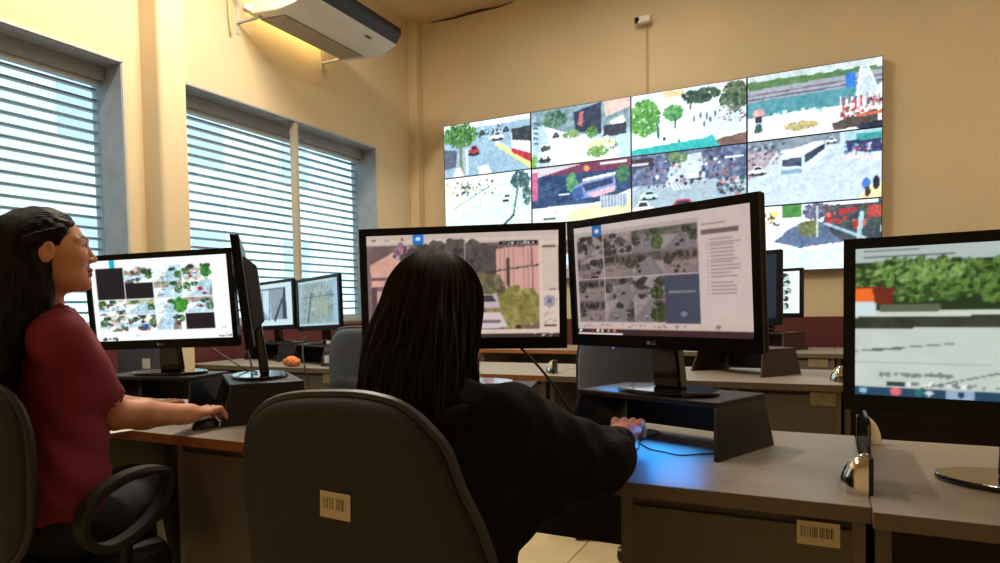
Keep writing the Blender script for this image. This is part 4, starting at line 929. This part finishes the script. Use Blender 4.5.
M_SKIN = attr_mat('skin', rough=.5, bump=.06, bscale=220, sss=.0)
def person_skin(parts, head=None, tone=(168, 108, 78)):
    co, f = join(parts); col = np.empty((len(co), 3)); col[:] = s2l(np.array(tone, float))
    n = (np.sin(co[:, 0]*90)*np.sin(co[:, 1]*83+1)*np.sin(co[:, 2]*71))*.05; col *= (1+n)[:, None]
    if head:
        O, Rm = head; q = (co - np.array(O)) @ np.array(Rm); ax = np.abs(q[:, 0])
        lip = (ax < .024) & (np.abs(q[:, 2]+.064) < .0135) & (q[:, 1] > .082); col[lip] = s2l(np.array((150, 74, 66.)))
        mouth = (ax < .023) & (np.abs(q[:, 2]+.0638) < .0014) & (q[:, 1] > .08); col[mouth] = s2l(np.array((70, 34, 32.)))
        t = (ax-.012)/.034; bz = .021 + .008*np.sin(np.clip(t, 0, 1)*2.4); brow = (t > 0) & (t < 1.05) & (np.abs(q[:, 2]-bz) < .0052) & (q[:, 1] > .045); col[brow] = s2l(np.array((26, 17, 15.)))
        ex, ez = (ax-.031)/.0145, (q[:, 2]-.0005)/.0062; eye = (ex*ex+ez*ez < 1) & (q[:, 1] > .06); col[eye] = s2l(np.array((196, 184, 172.)))
        ir = ((ax-.032)**2 + (q[:, 2]-.0005)**2 < .0052**2) & (q[:, 1] > .06); col[ir] = s2l(np.array((34, 22, 18.)))
        lash = (np.abs(ex) < 1.1) & (np.abs(q[:, 2]-.0005-.0062*np.sqrt(np.clip(1.1-ex*ex, 0, 1))) < .0018) & (q[:, 1] > .055); col[lash] = s2l(np.array((30, 20, 18.)))
        ck = np.exp(-(((ax-.04)/.02)**2 + ((q[:, 2]+.03)/.02)**2))*(q[:, 1] > .03); col *= (1 + .0*ck)[:, None]; col[:, 0] *= 1 + .12*ck
    return np_mesh('body', co, f, col, True)

def head_rot(yaw, pitch=0.0, roll=0.0):
    """columns = head axes in world; yaw counter-clockwise from +Y"""
    return (Matrix.Rotation(yaw, 3, 'Z') @ Matrix.Rotation(pitch, 3, 'X') @ Matrix.Rotation(roll, 3, 'Y'))

M_HAIR = attr_mat('hair', rough=.6, spec=.08, bump=.3, bscale=55, stretch=(6, 6, .5))
def hair_obj(co, f, parent, c1, c2, loc=None, seed=0):
    n = .5 + .5*np.sin(co[:, 0]*310 + 3*np.sin(co[:, 2]*14) + seed)*np.sin(co[:, 1]*270 + 2*np.sin(co[:, 2]*11)); col = s2l(np.array(c1, float))*(1-n)[:, None] + s2l(np.array(c2, float))*n[:, None]
    return link('hair', np_mesh('hair', co, f, col, True), M_HAIR, parent)
def strands(parent, roots, m, r=.0016):
    mb = MB()
    for pts in roots: mb.tube(catmull(pts, 5), [r*.7] + [r]*(5*(len(pts)-1)-1) + [r*.3], 5)
    o = mb.build('hair_strands', m, parent, smooth=True); tag(o, kind='stuff'); return o

# =================================================== the person in black, from behind
B = np.array((-.70, 1.15, 0.0))
pw = thing('person', 'person with long dark hair in a black jacket, seated with back to the viewer', 'person', tuple(B))
L_ = lambda x, y, z: (x - B[0], y - B[1], z - B[2])
HO = L_(-.692, 1.235, 1.122); HR = head_rot(R_(4), R_(-8))
SHR, SHL = L_(-.520, 1.195, .905), L_(-.885, 1.19, .905)
ELR, WRR, FWR = L_(-.388, 1.36, .810), L_(-.412, 1.60, .815), (-.12, 1.0, .04)
ELL, WRL, FWL = L_(-1.02, 1.36, .80), L_(-.93, 1.60, .795), (.2, 1.0, -.06)
HPR, HPL = L_(-.63, 1.17, .53), L_(-.82, 1.17, .53); KNR, KNL = L_(-.80, 1.57, .53), L_(-1.01, 1.55, .53); ANR, ANL = L_(-.80, 1.63, .09), L_(-1.0, 1.62, .09)
def f_body_b(P):
    d = f_head(world_head(P, HO, HR))
    d = smin(d, d_cap(P, L_(-.695, 1.215, 1.06), L_(-.70, 1.17, .93), .052, .055), .02)
    d = smin(d, d_ell(P, L_(-.70, 1.17, .86), (.16, .085, .09)), .04); return d
def f_torso_b(P):
    d = d_ell(P, L_(-.70, 1.17, .80), (.170, .105, .20)); d = smin(d, d_ell(P, L_(-.70, 1.16, .62), (.175, .125, .16)), .06)
    return smin(d, d_cap(P, SHL, SHR, .06, .06), .05)
parts = [sdf_mesh(f_body_b, np.array(HO) + (-.19, -.19, -.34), np.array(HO) + (.19, .16, .12), .0042),
         sdf_mesh(lambda P: f_arm(P, ELR, WRR, FWR, .036, .026), np.array(ELR) + (-.14, -.06, -.08), np.array(WRR) + (.10, .20, .09), .0028),
         sdf_mesh(lambda P: f_arm(P, ELL, WRL, FWL, .036, .026, -1), np.minimum(ELL, WRL) + (-.08, -.06, -.08), np.array(WRL) + (.14, .20, .09), .0035),
         sdf_mesh(f_torso_b, L_(-1.0, .98, .44), L_(-.42, 1.36, 1.0), .010)]
link('body', person_skin(parts, None, (196, 124, 84)), M_SKIN, pw)
def f_jacket(P):
    d = d_ell(P, L_(-.70, 1.165, .80), (.195, .125, .20)); d = smin(d, d_ell(P, L_(-.70, 1.15, .60), (.205, .15, .15)), .06)
    d = smin(d, d_cap(P, SHL, SHR, .070, .070), .05); d = smin(d, d_cap(P, L_(-.70, 1.18, .93), L_(-.70, 1.20, .985), .085, .065), .04)
    for s, e, w in ((SHR, ELR, WRR), (SHL, ELL, WRL)):
        d = smin(d, d_cap(P, s, e, .068, .058), .035); d = smin(d, d_cap(P, e, tuple(e[i]*.30 + w[i]*.70 for i in range(3)), .058, .038), .03)
    d = smin(d, d_cap(P, L_(-.60, 1.20, .72), L_(-.44, 1.32, .785), .10, .055), .05)
    x, y, z = P[..., 0], P[..., 1], P[..., 2]
    d = d + .0035*np.sin(z*46 + 9*np.sin(x*9) + y*22)*np.sin(x*21 + z*8) + .002*np.sin(y*95 + x*40 + z*30)
    for e, w in ((ELR, WRR), (ELL, WRL)):   # open cuffs
        ww = tuple(e[i]*-.06 + w[i]*1.06 for i in range(3)); w2 = tuple(e[i]*.22 + w[i]*.78 for i in range(3)); d = np.maximum(d, -d_cap(P, w2, ww, .031, .031))
    d = np.maximum(d, -d_ell(P, L_(-.70, 1.20, 1.03), (.062, .062, .06)))
    return d
M_JACKET = mat('jacket_black', (9, 8, 8), .9, spec=.3, bump=.2, bscale=120)
co, f = sdf_mesh(f_jacket, L_(-1.14, .96, .44), L_(-.28, 1.66, 1.02), .006)
link('jacket', np_mesh('jacket', co, f, None, True), M_JACKET, pw)
hd = catmull([L_(-.845, 1.17, .945), L_(-.80, 1.085, .925), L_(-.70, 1.055, .905), L_(-.60, 1.085, .925), L_(-.555, 1.17, .945)], 6)
MB().tube(hd, [.006] + [.016]*(len(hd)-2) + [.006], 10).build('hood_roll', M_JACKET, pw, smooth=True)
def f_trousers(P):
    d = d_ell(P, L_(-.705, 1.17, .555), (.19, .13, .085))
    for h, k, a in ((HPR, KNR, ANR), (HPL, KNL, ANL)): d = smin(d, d_cap(P, h, k, .082, .064), .03); d = smin(d, d_cap(P, k, a, .062, .048), .02)
    return d
M_TROUS = mat('trousers_dark', (18, 18, 20), .85, bump=.2, bscale=150)
co, f = sdf_mesh(f_trousers, L_(-1.12, 1.0, .02), L_(-.45, 1.76, .68), .011)
link('trousers', np_mesh('trousers', co, f, None, True), M_TROUS, pw)
def shoe(parent, a, m, ang=0):
    d = lambda P: np.maximum(smin(d_ell(P, (a[0], a[1]+.045, .035), (.042, .125, .045)), d_ell(P, (a[0], a[1]-.01, .07), (.042, .05, .06)), .03), -P[..., 2])
    co, f = sdf_mesh(d, (a[0]-.06, a[1]-.12, -.02), (a[0]+.06, a[1]+.2, .15), .008)
    link('shoe', np_mesh('shoe', co, f, None, True), m, parent)
for a in (ANR, ANL): shoe(pw, a, M_BLACK)
def f_hair_b(P):
    q = world_head(P, HO, HR)
    d = d_ell(q, (0, -.018, .026), (.092, .106, .088)); d = smin(d, d_ell(q, (0, -.040, -.060), (.100, .085, .12)), .05)
    d = np.maximum(d, -d_ell(q, (0, .085, -.02), (.075, .075, .095)))
    d = smin(d, d_ell(P, L_(-.695, 1.125, 1.01), (.108, .055, .12)), .05)
    d = smin(d, d_ell(P, L_(-.690, 1.075, .90), (.096, .040, .14)), .05); d = smin(d, d_ell(P, L_(-.690, 1.05, .79), (.085, .030, .14)), .05)
    x, z = P[..., 0], P[..., 2]
    ph = np.arctan2(q[..., 0], -(q[..., 1])-.02)
    w = np.clip((.07 - q[..., 2])/.12, 0, 1)
    return d + .0026*w*np.sin(ph*26 + 5*np.sin(z*9)) + .0014*w*np.sin(ph*61 + 7*np.sin(z*7+1))
co, f = sdf_mesh(f_hair_b, L_(-.86, 1.0, .64), L_(-.54, 1.36, 1.26), .0042)
hb = hair_obj(co, f, pw, (14, 10, 7), (36, 23, 14))
def grow(fn, P, aim, steps, step, lift=.0012):
    """walk strands over the hair surface: aim(p, k) gives the combing direction"""
    path = [P]; e = .0015
    def grad(p): return np.stack([fn(p + np.eye(3, dtype=np.float32)[i]*e) - fn(p - np.eye(3, dtype=np.float32)[i]*e) for i in range(3)], -1)
    for k in range(steps):
        p = path[-1]; g = grad(p); g /= nrm(g)[:, None] + 1e-9
        t = aim(p, k); t = t - g*(t*g).sum(-1, keepdims=True); t /= nrm(t)[:, None] + 1e-9
        p = p + t*step
        for _ in range(2):
            g = grad(p); g /= nrm(g)[:, None] + 1e-9; p = p - g*(fn(p) - lift)[:, None]
        path.append(p)
    return np.stack(path, 1)
def strand_obj(parent, paths, mats, r=.0011, seed=0):
    rg = random.Random(seed); mbs = [MB() for _ in mats]
    for pa in paths:
        n = rg.randint(int(len(pa)*.75), len(pa)); q = [Vector(map(float, x)) for x in pa[:n]]
        mbs[rg.randrange(len(mats))].tube(q, [r*.6] + [r]*(n-2) + [r*.3], 4)
    for mb, m in zip(mbs, mats):
        o = mb.build('hair_strands', m, parent, smooth=True); tag(o, kind='stuff')
MH1 = mat('hair_strand_brown', (46, 30, 18), .5, spec=.2); MH2 = mat('hair_strand_dark', (18, 12, 9), .5, spec=.2)
rg = np.random.default_rng(3); N = 620
ang = rg.random(N)*2*math.pi; rad = .085*np.sqrt(rg.random(N))
P0 = (np.array(HO) + np.stack([rad*np.cos(ang), -.015 + rad*np.sin(ang), np.full(N, .13) - rad*.35], -1)).astype(np.float32)
crown = np.array(HO) + (0, .0, .11)
def aim_b(p, k):
    d = p - crown; d[:, 2] = 0; d /= nrm(d)[:, None] + 1e-6; w = min(1, k/5); t = d*(1-.85*w) + np.array((0, -.12, -1.0))*(.25 + .9*w); return t
for _ in range(3):
    e_ = .0015; g_ = np.stack([f_hair_b(P0 + np.eye(3, dtype=np.float32)[i]*e_) - f_hair_b(P0 - np.eye(3, dtype=np.float32)[i]*e_) for i in range(3)], -1); g_ /= nrm(g_)[:, None] + 1e-9; P0 = P0 - g_*(f_hair_b(P0) - .001)[:, None]
strand_obj(hb, grow(f_hair_b, P0.astype(np.float32), aim_b, 26, .016), (MH1, MH2), seed=1)

# =================================================== the person in the red shirt, in profile
B = np.array((-1.83, 1.16, 0.0))
pr = thing('person', 'person in a dark red shirt with long dark hair, seated in profile at the left', 'person', tuple(B))
HO = L_(-1.785, 1.10, 1.297); HR = head_rot(R_(-31), R_(2))
fr_ = Vector((math.sin(R_(14)), math.cos(R_(14)), 0)); rr_ = Vector((fr_.y, -fr_.x, 0))
TC = Vector((-1.835, 1.13, 0))
def T_(r, fo, z): p = TC + rr_*r + fr_*fo; return L_(p.x, p.y, z)
SHR, SHL = T_(.145, -.03, 1.065), T_(-.165, .02, 1.075)
ELR, WRR, FWR = L_(-1.748, 1.245, .842), L_(-1.735, 1.485, .808), (-.03, 1.0, -.08)
ELL, WRL, FWL = L_(-2.14, 1.33, .86), L_(-2.05, 1.58, .80), (.15, 1, -.05)
def f_head_r(P):
    d = f_head(world_head(P, HO, HR)); d = smin(d, d_cap(P, L_(-1.80, 1.085, 1.22), T_(0, -.02, 1.10), .050, .056), .02)
    return smin(d, d_ell(P, T_(0, .0, 1.04), (.13, .09, .08), np.array([list(rr_), list(fr_), [0, 0, 1]]).T), .04)
def f_torso_r(P):
    Rt = np.array([list(rr_), list(fr_), [0, 0, 1]]).T
    d = d_ell(P, T_(0, .0, .93), (.145, .085, .19), Rt); return smin(d, d_ell(P, T_(0, .0, .68), (.14, .09, .16), Rt), .06)
parts = [sdf_mesh(f_head_r, np.array(HO) + (-.19, -.19, -.32), np.array(HO) + (.19, .19, .11), .0027),
         sdf_mesh(lambda P: smin(f_arm(P, ELR, WRR, FWR, .042, .028), d_cap(P, SHR, ELR, .052, .043), .015), np.minimum(np.array(ELR), np.array(SHR)) + (-.09, -.10, -.08), np.maximum(np.array(WRR), np.array(SHR)) + (.09, .20, .08), .0034),
         sdf_mesh(lambda P: smin(f_arm(P, ELL, WRL, FWL, .042, .028, -1), d_cap(P, SHL, ELL, .052, .043), .015), np.minimum(np.array(ELL), np.array(SHL)) + (-.09, -.10, -.08), np.maximum(np.array(WRL), np.array(SHL)) + (.09, .20, .08), .005),
         sdf_mesh(f_torso_r, L_(-2.1, .85, .44), L_(-1.6, 1.4, 1.16), .010)]
link('body', person_skin(parts, (HO, HR), (206, 142, 106)), M_SKIN, pr)
M_RED = mat('shirt_dark_red', (124, 28, 46), .85, bump=.2, bscale=260)
def f_shirt(P):
    Rt = np.array([list(rr_), list(fr_), [0, 0, 1]]).T
    d = d_ell(P, T_(0, .01, .93), (.175, .120, .20), Rt); d = smin(d, d_ell(P, T_(0, -.01, .68), (.182, .135, .19), Rt), .08)
    d = smin(d, d_cap(P, SHL, SHR, .060, .060), .05); d = smin(d, d_cap(P, T_(0, -.015, 1.08), T_(0, -.01, 1.13), .085, .066), .04)
    for s, e in ((SHR, ELR), (SHL, ELL)):
        m = tuple(s[i]*.24 + e[i]*.76 for i in range(3)); d = smin(d, d_cap(P, s, m, .066, .062), .03)
    x, y, z = P[..., 0], P[..., 1], P[..., 2]
    d = d + .003*np.sin(z*52 + 8*np.sin(x*8 + y*6))*np.clip((1.02-z)/.2, .25, 1) + .0025*np.sin(z*23 - y*30 + x*14)
    for s, e in ((SHR, ELR), (SHL, ELL)):
        m0 = tuple(s[i]*.32 + e[i]*.68 for i in range(3)); m1 = tuple(s[i]*.1 + e[i]*.9 for i in range(3)); d = np.maximum(d, -d_cap(P, m0, m1, .056, .058))
    d = np.maximum(d, -d_ell(P, T_(0, .0, 1.17), (.062, .062, .07)))
    return np.maximum(d, .562 + .012*np.sin(x*9) - z)
co, f = sdf_mesh(f_shirt, L_(-2.26, .90, .50), L_(-1.58, 1.44, 1.22), .0055)
link('shirt', np_mesh('shirt', co, f, None, True), M_RED, pr)
cl = catmull([T_(.066, -.03, 1.145), T_(.03, -.075, 1.155), T_(-.03, -.075, 1.155), T_(-.066, -.03, 1.145), T_(-.055, .045, 1.115), T_(0, .075, 1.09), T_(.055, .045, 1.115)], 5, True)
MB().tube(cl, .012, 8, closed=True).build('collar', M_RED, pr, smooth=True)
HPR, HPL = T_(.09, .0, .55), T_(-.09, .0, .55); KNR, KNL = L_(-1.88, 1.56, .54), L_(-2.08, 1.54, .54); ANR, ANL = L_(-1.87, 1.62, .09), L_(-2.08, 1.60, .09)
def f_trousers(P):
    d = d_ell(P, T_(0, -.01, .57), (.165, .135, .09))
    for h, k, a in ((HPR, KNR, ANR), (HPL, KNL, ANL)): d = smin(d, d_cap(P, h, k, .085, .066), .03); d = smin(d, d_cap(P, k, a, .062, .048), .02)
    return d
co, f = sdf_mesh(f_trousers, L_(-2.24, .95, .02), L_(-1.55, 1.76, .68), .011)
link('trousers', np_mesh('trousers', co, f, None, True), M_TROUS, pr)
for a in (ANR, ANL): shoe(pr, a, M_BLACK)
def f_hair_r(P):
    q = world_head(P, HO, HR)
    ax = np.stack([np.abs(q[..., 0]), q[..., 1], q[..., 2]], -1)
    d = d_ell(q, (0, -.018, .024), (.084, .102, .084))
    d = smin(d, d_ell(q, (0, -.075, -.03), (.088, .062, .10)), .04)
    cut = smin(d_ell(q, (0, .078, -.024), (.11, .072, .090)), d_ell(ax, (.085, .018, -.05), (.03, .034, .055)), .02)
    d = np.maximum(d, -cut)
    d = smin(d, d_ell(ax, (.058, -.040, -.11), (.032, .045, .10)), .03)
    d = smin(d, d_ell(q, (0, -.10, -.14), (.105, .052, .12)), .05); d = smin(d, d_ell(q, (.02, -.125, -.26), (.105, .046, .13)), .05)
    d = smin(d, d_cap(q, (.072, .030, .045), (.080, -.045, .012), .012, .014), .01)
    ph = q[..., 2]*1.0 + .35*q[..., 1]; top = np.clip((q[..., 2]+.02)/.05, 0, 1)
    d = d + .0011*top*np.sin(ph*260 + 3*np.sin(q[..., 1]*30)) + .0022*(1-top)*np.sin(q[..., 1]*150 + 4*np.sin(q[..., 2]*20)) + .002*(1-top)*np.sin(q[..., 0]*170 + 4*np.sin(q[..., 2]*16))
    return d
co, f = sdf_mesh(f_hair_r, np.array(HO) + (-.20, -.26, -.40), np.array(HO) + (.18, .13, .125), .0040)
hr = hair_obj(co, f, pr, (16, 12, 10), (40, 29, 24), seed=2)
rg = np.random.default_rng(5); N = 520
a_ = rg.random(N)*2 - 1; b_ = rg.random(N)*2 - 1
Q0 = np.stack([a_*.085, -.02 + b_*.10, .03 + .09*np.sqrt(np.clip(1 - .5*a_*a_ - .5*b_*b_, 0, 1))], -1)
HRn = np.array(HR); P0 = (np.array(HO) + Q0 @ HRn.T).astype(np.float32)
for _ in range(4):
    e_ = .0015; g_ = np.stack([f_hair_r(P0 + np.eye(3, dtype=np.float32)[i]*e_) - f_hair_r(P0 - np.eye(3, dtype=np.float32)[i]*e_) for i in range(3)], -1); g_ /= nrm(g_)[:, None] + 1e-9; P0 = P0 - g_*(f_hair_r(P0) - .001)[:, None]
back = HRn @ np.array((0, -1, 0))
def aim_r(p, k):
    q = (p - np.array(HO)) @ HRn; w = np.clip((-.02 - q[:, 1])/.06, 0, 1)[:, None]; return back*(1-w) + np.array((0, 0, -1.0))*(.35 + .8*w) + back*.1
strand_obj(hr, grow(f_hair_r, P0.astype(np.float32), aim_r, 26, .014), (mat('hair_strand_black_brown', (34, 25, 21), .5, spec=.25), MH2), seed=2)
# ------------------------------------------------------------------ small things on the desks
def mouse(label, loc, rz, cable):
    t = thing('computer_mouse', label, 'mouse', loc, rz)
    v = []; f = []; n = 20; m = 8
    for i in range(m+1):
        a = math.pi/2*i/m
        for k in range(n):
            b = 2*math.pi*k/n; v.append((.029*math.cos(a)**.6*math.cos(b), .052*math.cos(a)**.6*math.sin(b), .001 + .03*math.sin(a)))
    for i in range(m):
        for k in range(n): f.append((i*n+k, i*n+(k+1) % n, (i+1)*n+(k+1) % n, (i+1)*n+k))
    f.append(tuple(reversed(range(n)))); MB().add(v, f).build('shell', M_BLACK, t, smooth=True)
    MB().tube([(0, .028, .024), (0, .04, .02)], .006, 8).build('scroll_wheel', M_CHAIRRIM, t)
    MB().tube(catmull(cable, 6), .0019, 6).build('cable', M_CABLE, t, smooth=True)
    return t
DHZ = DH
mouse('black mouse under the hand of the person in black', (-.432, 1.682, DHZ), 0, [(.005, .05, .012), (.018, .085, .004), (.0, .18, .003), (-.01, .28, .003), (-.02, .37, .003), (.02, .34, .003), (.0, .24, .003), (.004, .17, .003), (.045, .10, .003), (.084, .077, .003), (.127, .055, .003), (.166, .085, .003), (.20, .11, .003)])
mouse('black mouse under the hand of the person in red', (-1.748, 1.57, DHZ), 0, [(0, .05, .012), (.0, .10, .003), (-.04, .22, .003), (-.02, .36, .003)])
def keyboard(label, loc, rz):
    t = thing('keyboard', label, 'keyboard', loc, rz)
    MB().hexa([(-.22, -.07, 0), (.22, -.07, 0), (.22, .07, 0), (-.22, .07, 0)], [(-.22, -.07, .012), (.22, -.07, .012), (.22, .07, .024), (-.22, .07, .024)]).build('case', M_BLACK, t, .003)
    k = MB().box(-.0085, .0085, -.0085, .0085, 0, .007).mesh('key', .0015, seg=1); k.materials.append(mat('key_dark', (34, 34, 37), .5))
    for r in range(5):
        for c in range(20): link('key', k, None, t, (-.20 + c*.021, -.052 + r*.022, .0125 + r*.0018))
    return t
keyboard('black keyboard before the riser in front of the person in red', (-2.16, 1.64, DHZ), R_(10))
tag(MB().box(-.10, .10, -.14, .14, 0, .002).build('paper_sheet', M_PAPER, None, loc=(-2.02, 1.53, DHZ), rot=(0, 0, R_(-10))), 'white paper sheet by the elbow of the person in red', 'paper')
# cables behind the monitors
def cable(label, pts, r=.003):
    tag(MB().tube(catmull(pts, 8), r, 6).build('cable', M_CABLE, None, smooth=True), label, 'cable', 'loose cables')
cable('black cable hanging from the edge-on monitor onto its riser', [(-2.02, 2.02, 1.06), (-1.96, 1.98, .98), (-1.86, 1.90, .91), (-1.80, 1.86, RT + .016)], .0035)
cable('thin black cable from the white-page monitor down to the riser', [(-2.16, 1.92, 1.02), (-2.03, 1.93, .95), (-1.93, 1.93, .905), (-1.88, 1.93, RT + .004)], .003)
cable('black cable drooping beside the person in black from the pinkish monitor', [(-.87, 1.93, 1.05), (-.80, 1.95, .99), (-.72, 1.96, .90), (-.66, 1.98, .80), (-.64, 2.02, .754)], .004)
cable('black cable dropping in front of the second-row desk by the windows', [(-3.06, 3.62, .95), (-2.98, 3.50, .86), (-2.90, 3.42, .76), (-2.84, 3.40, .62), (-2.80, 3.40, .45)], .006)
# orange bundle and clear bottle on the second row
om = lambda P: smin(smin(d_ell(P, (0, 0, .045), (.062, .05, .042)), d_ell(P, (-.055, .0, .04), (.035, .035, .03)), .02), d_ell(P, (.05, -.01, .04), (.04, .04, .036)), .015) + .005*np.sin(P[..., 0]*110 + 2*np.sin(P[..., 2]*60))*np.sin(P[..., 2]*70 + P[..., 1]*60)
co, f = sdf_mesh(om, (-.12, -.08, -.01), (.12, .08, .11), .006)
tag(link('cloth_bundle', np_mesh('cloth_bundle', (co - (0, 0, co[:, 2].min()))*.8, f, None, True), M_ORANGE, None, (-3.10, 3.53, DHZ)), 'crumpled orange bundle on the second-row desk by the windows', 'bundle')
bt = thing('bottle', 'clear plastic bottle standing before the twin-monitor riser', 'bottle', (-2.80, 3.545, DHZ))
MB().lathe([(.001, 0), (.03, .001), (.032, .01), (.032, .10), (.03, .12), (.014, .145), (.013, .155)], 20).build('body', M_CLEAR, bt, smooth=True)
MB().lathe([(.015, .152), (.015, .17), (.001, .171)], 16).build('cap', M_PAPER, bt)
MB().lathe([(.0325, .03), (.0325, .075)], 20).build('label_band', mat('band_white', (206, 208, 206), .6), bt)
# made-up blue strip and lamp hidden under the riser, added to tint the desk
rz2 = [o for o in bpy.data.objects if o.get('label', '').startswith('black metal riser with sloping end')][0]
box('added_strip', emit_mat('added_strip_blue', (30, 110, 255), 2), rz2, -.10, .12, -.062, -.054, RZ-.018, RZ-.015)
ld = bpy.data.lights.new('added_strip_glow', 'AREA'); ld.shape = 'RECTANGLE'; ld.size = .2; ld.size_y = .006; ld.energy = .7; ld.color = (.02, .32, 1.0); ld.spread = R_(110)
lo = bpy.data.objects.new('added_strip_glow', ld); COL.objects.link(lo); lo.parent = rz2; lo.location = (.03, -.066, RZ-.021); lo.rotation_euler = (R_(-34), 0, 0)
z_dot = 1.188 - MH/2
box('added_blue_dot', emit_mat('added_dot_blue', (40, 120, 255), 1), m2, -.1415, -.1385, -.005, 0, z_dot - RT - .004, z_dot - RT - .001)  # made-up blue dot and spot below the bezel, added to colour the riser top
ld = bpy.data.lights.new('added_blue_spot', 'SPOT'); ld.energy = 16; ld.color = (.02, .30, 1.0); ld.spot_size = R_(80); ld.spot_blend = .8; ld.shadow_soft_size = .008
lo = bpy.data.objects.new('added_blue_spot', ld); COL.objects.link(lo); lo.parent = m2; lo.location = (-.14, .0, z_dot - RT - .008); lo.rotation_euler = (R_(10), R_(0), 0)
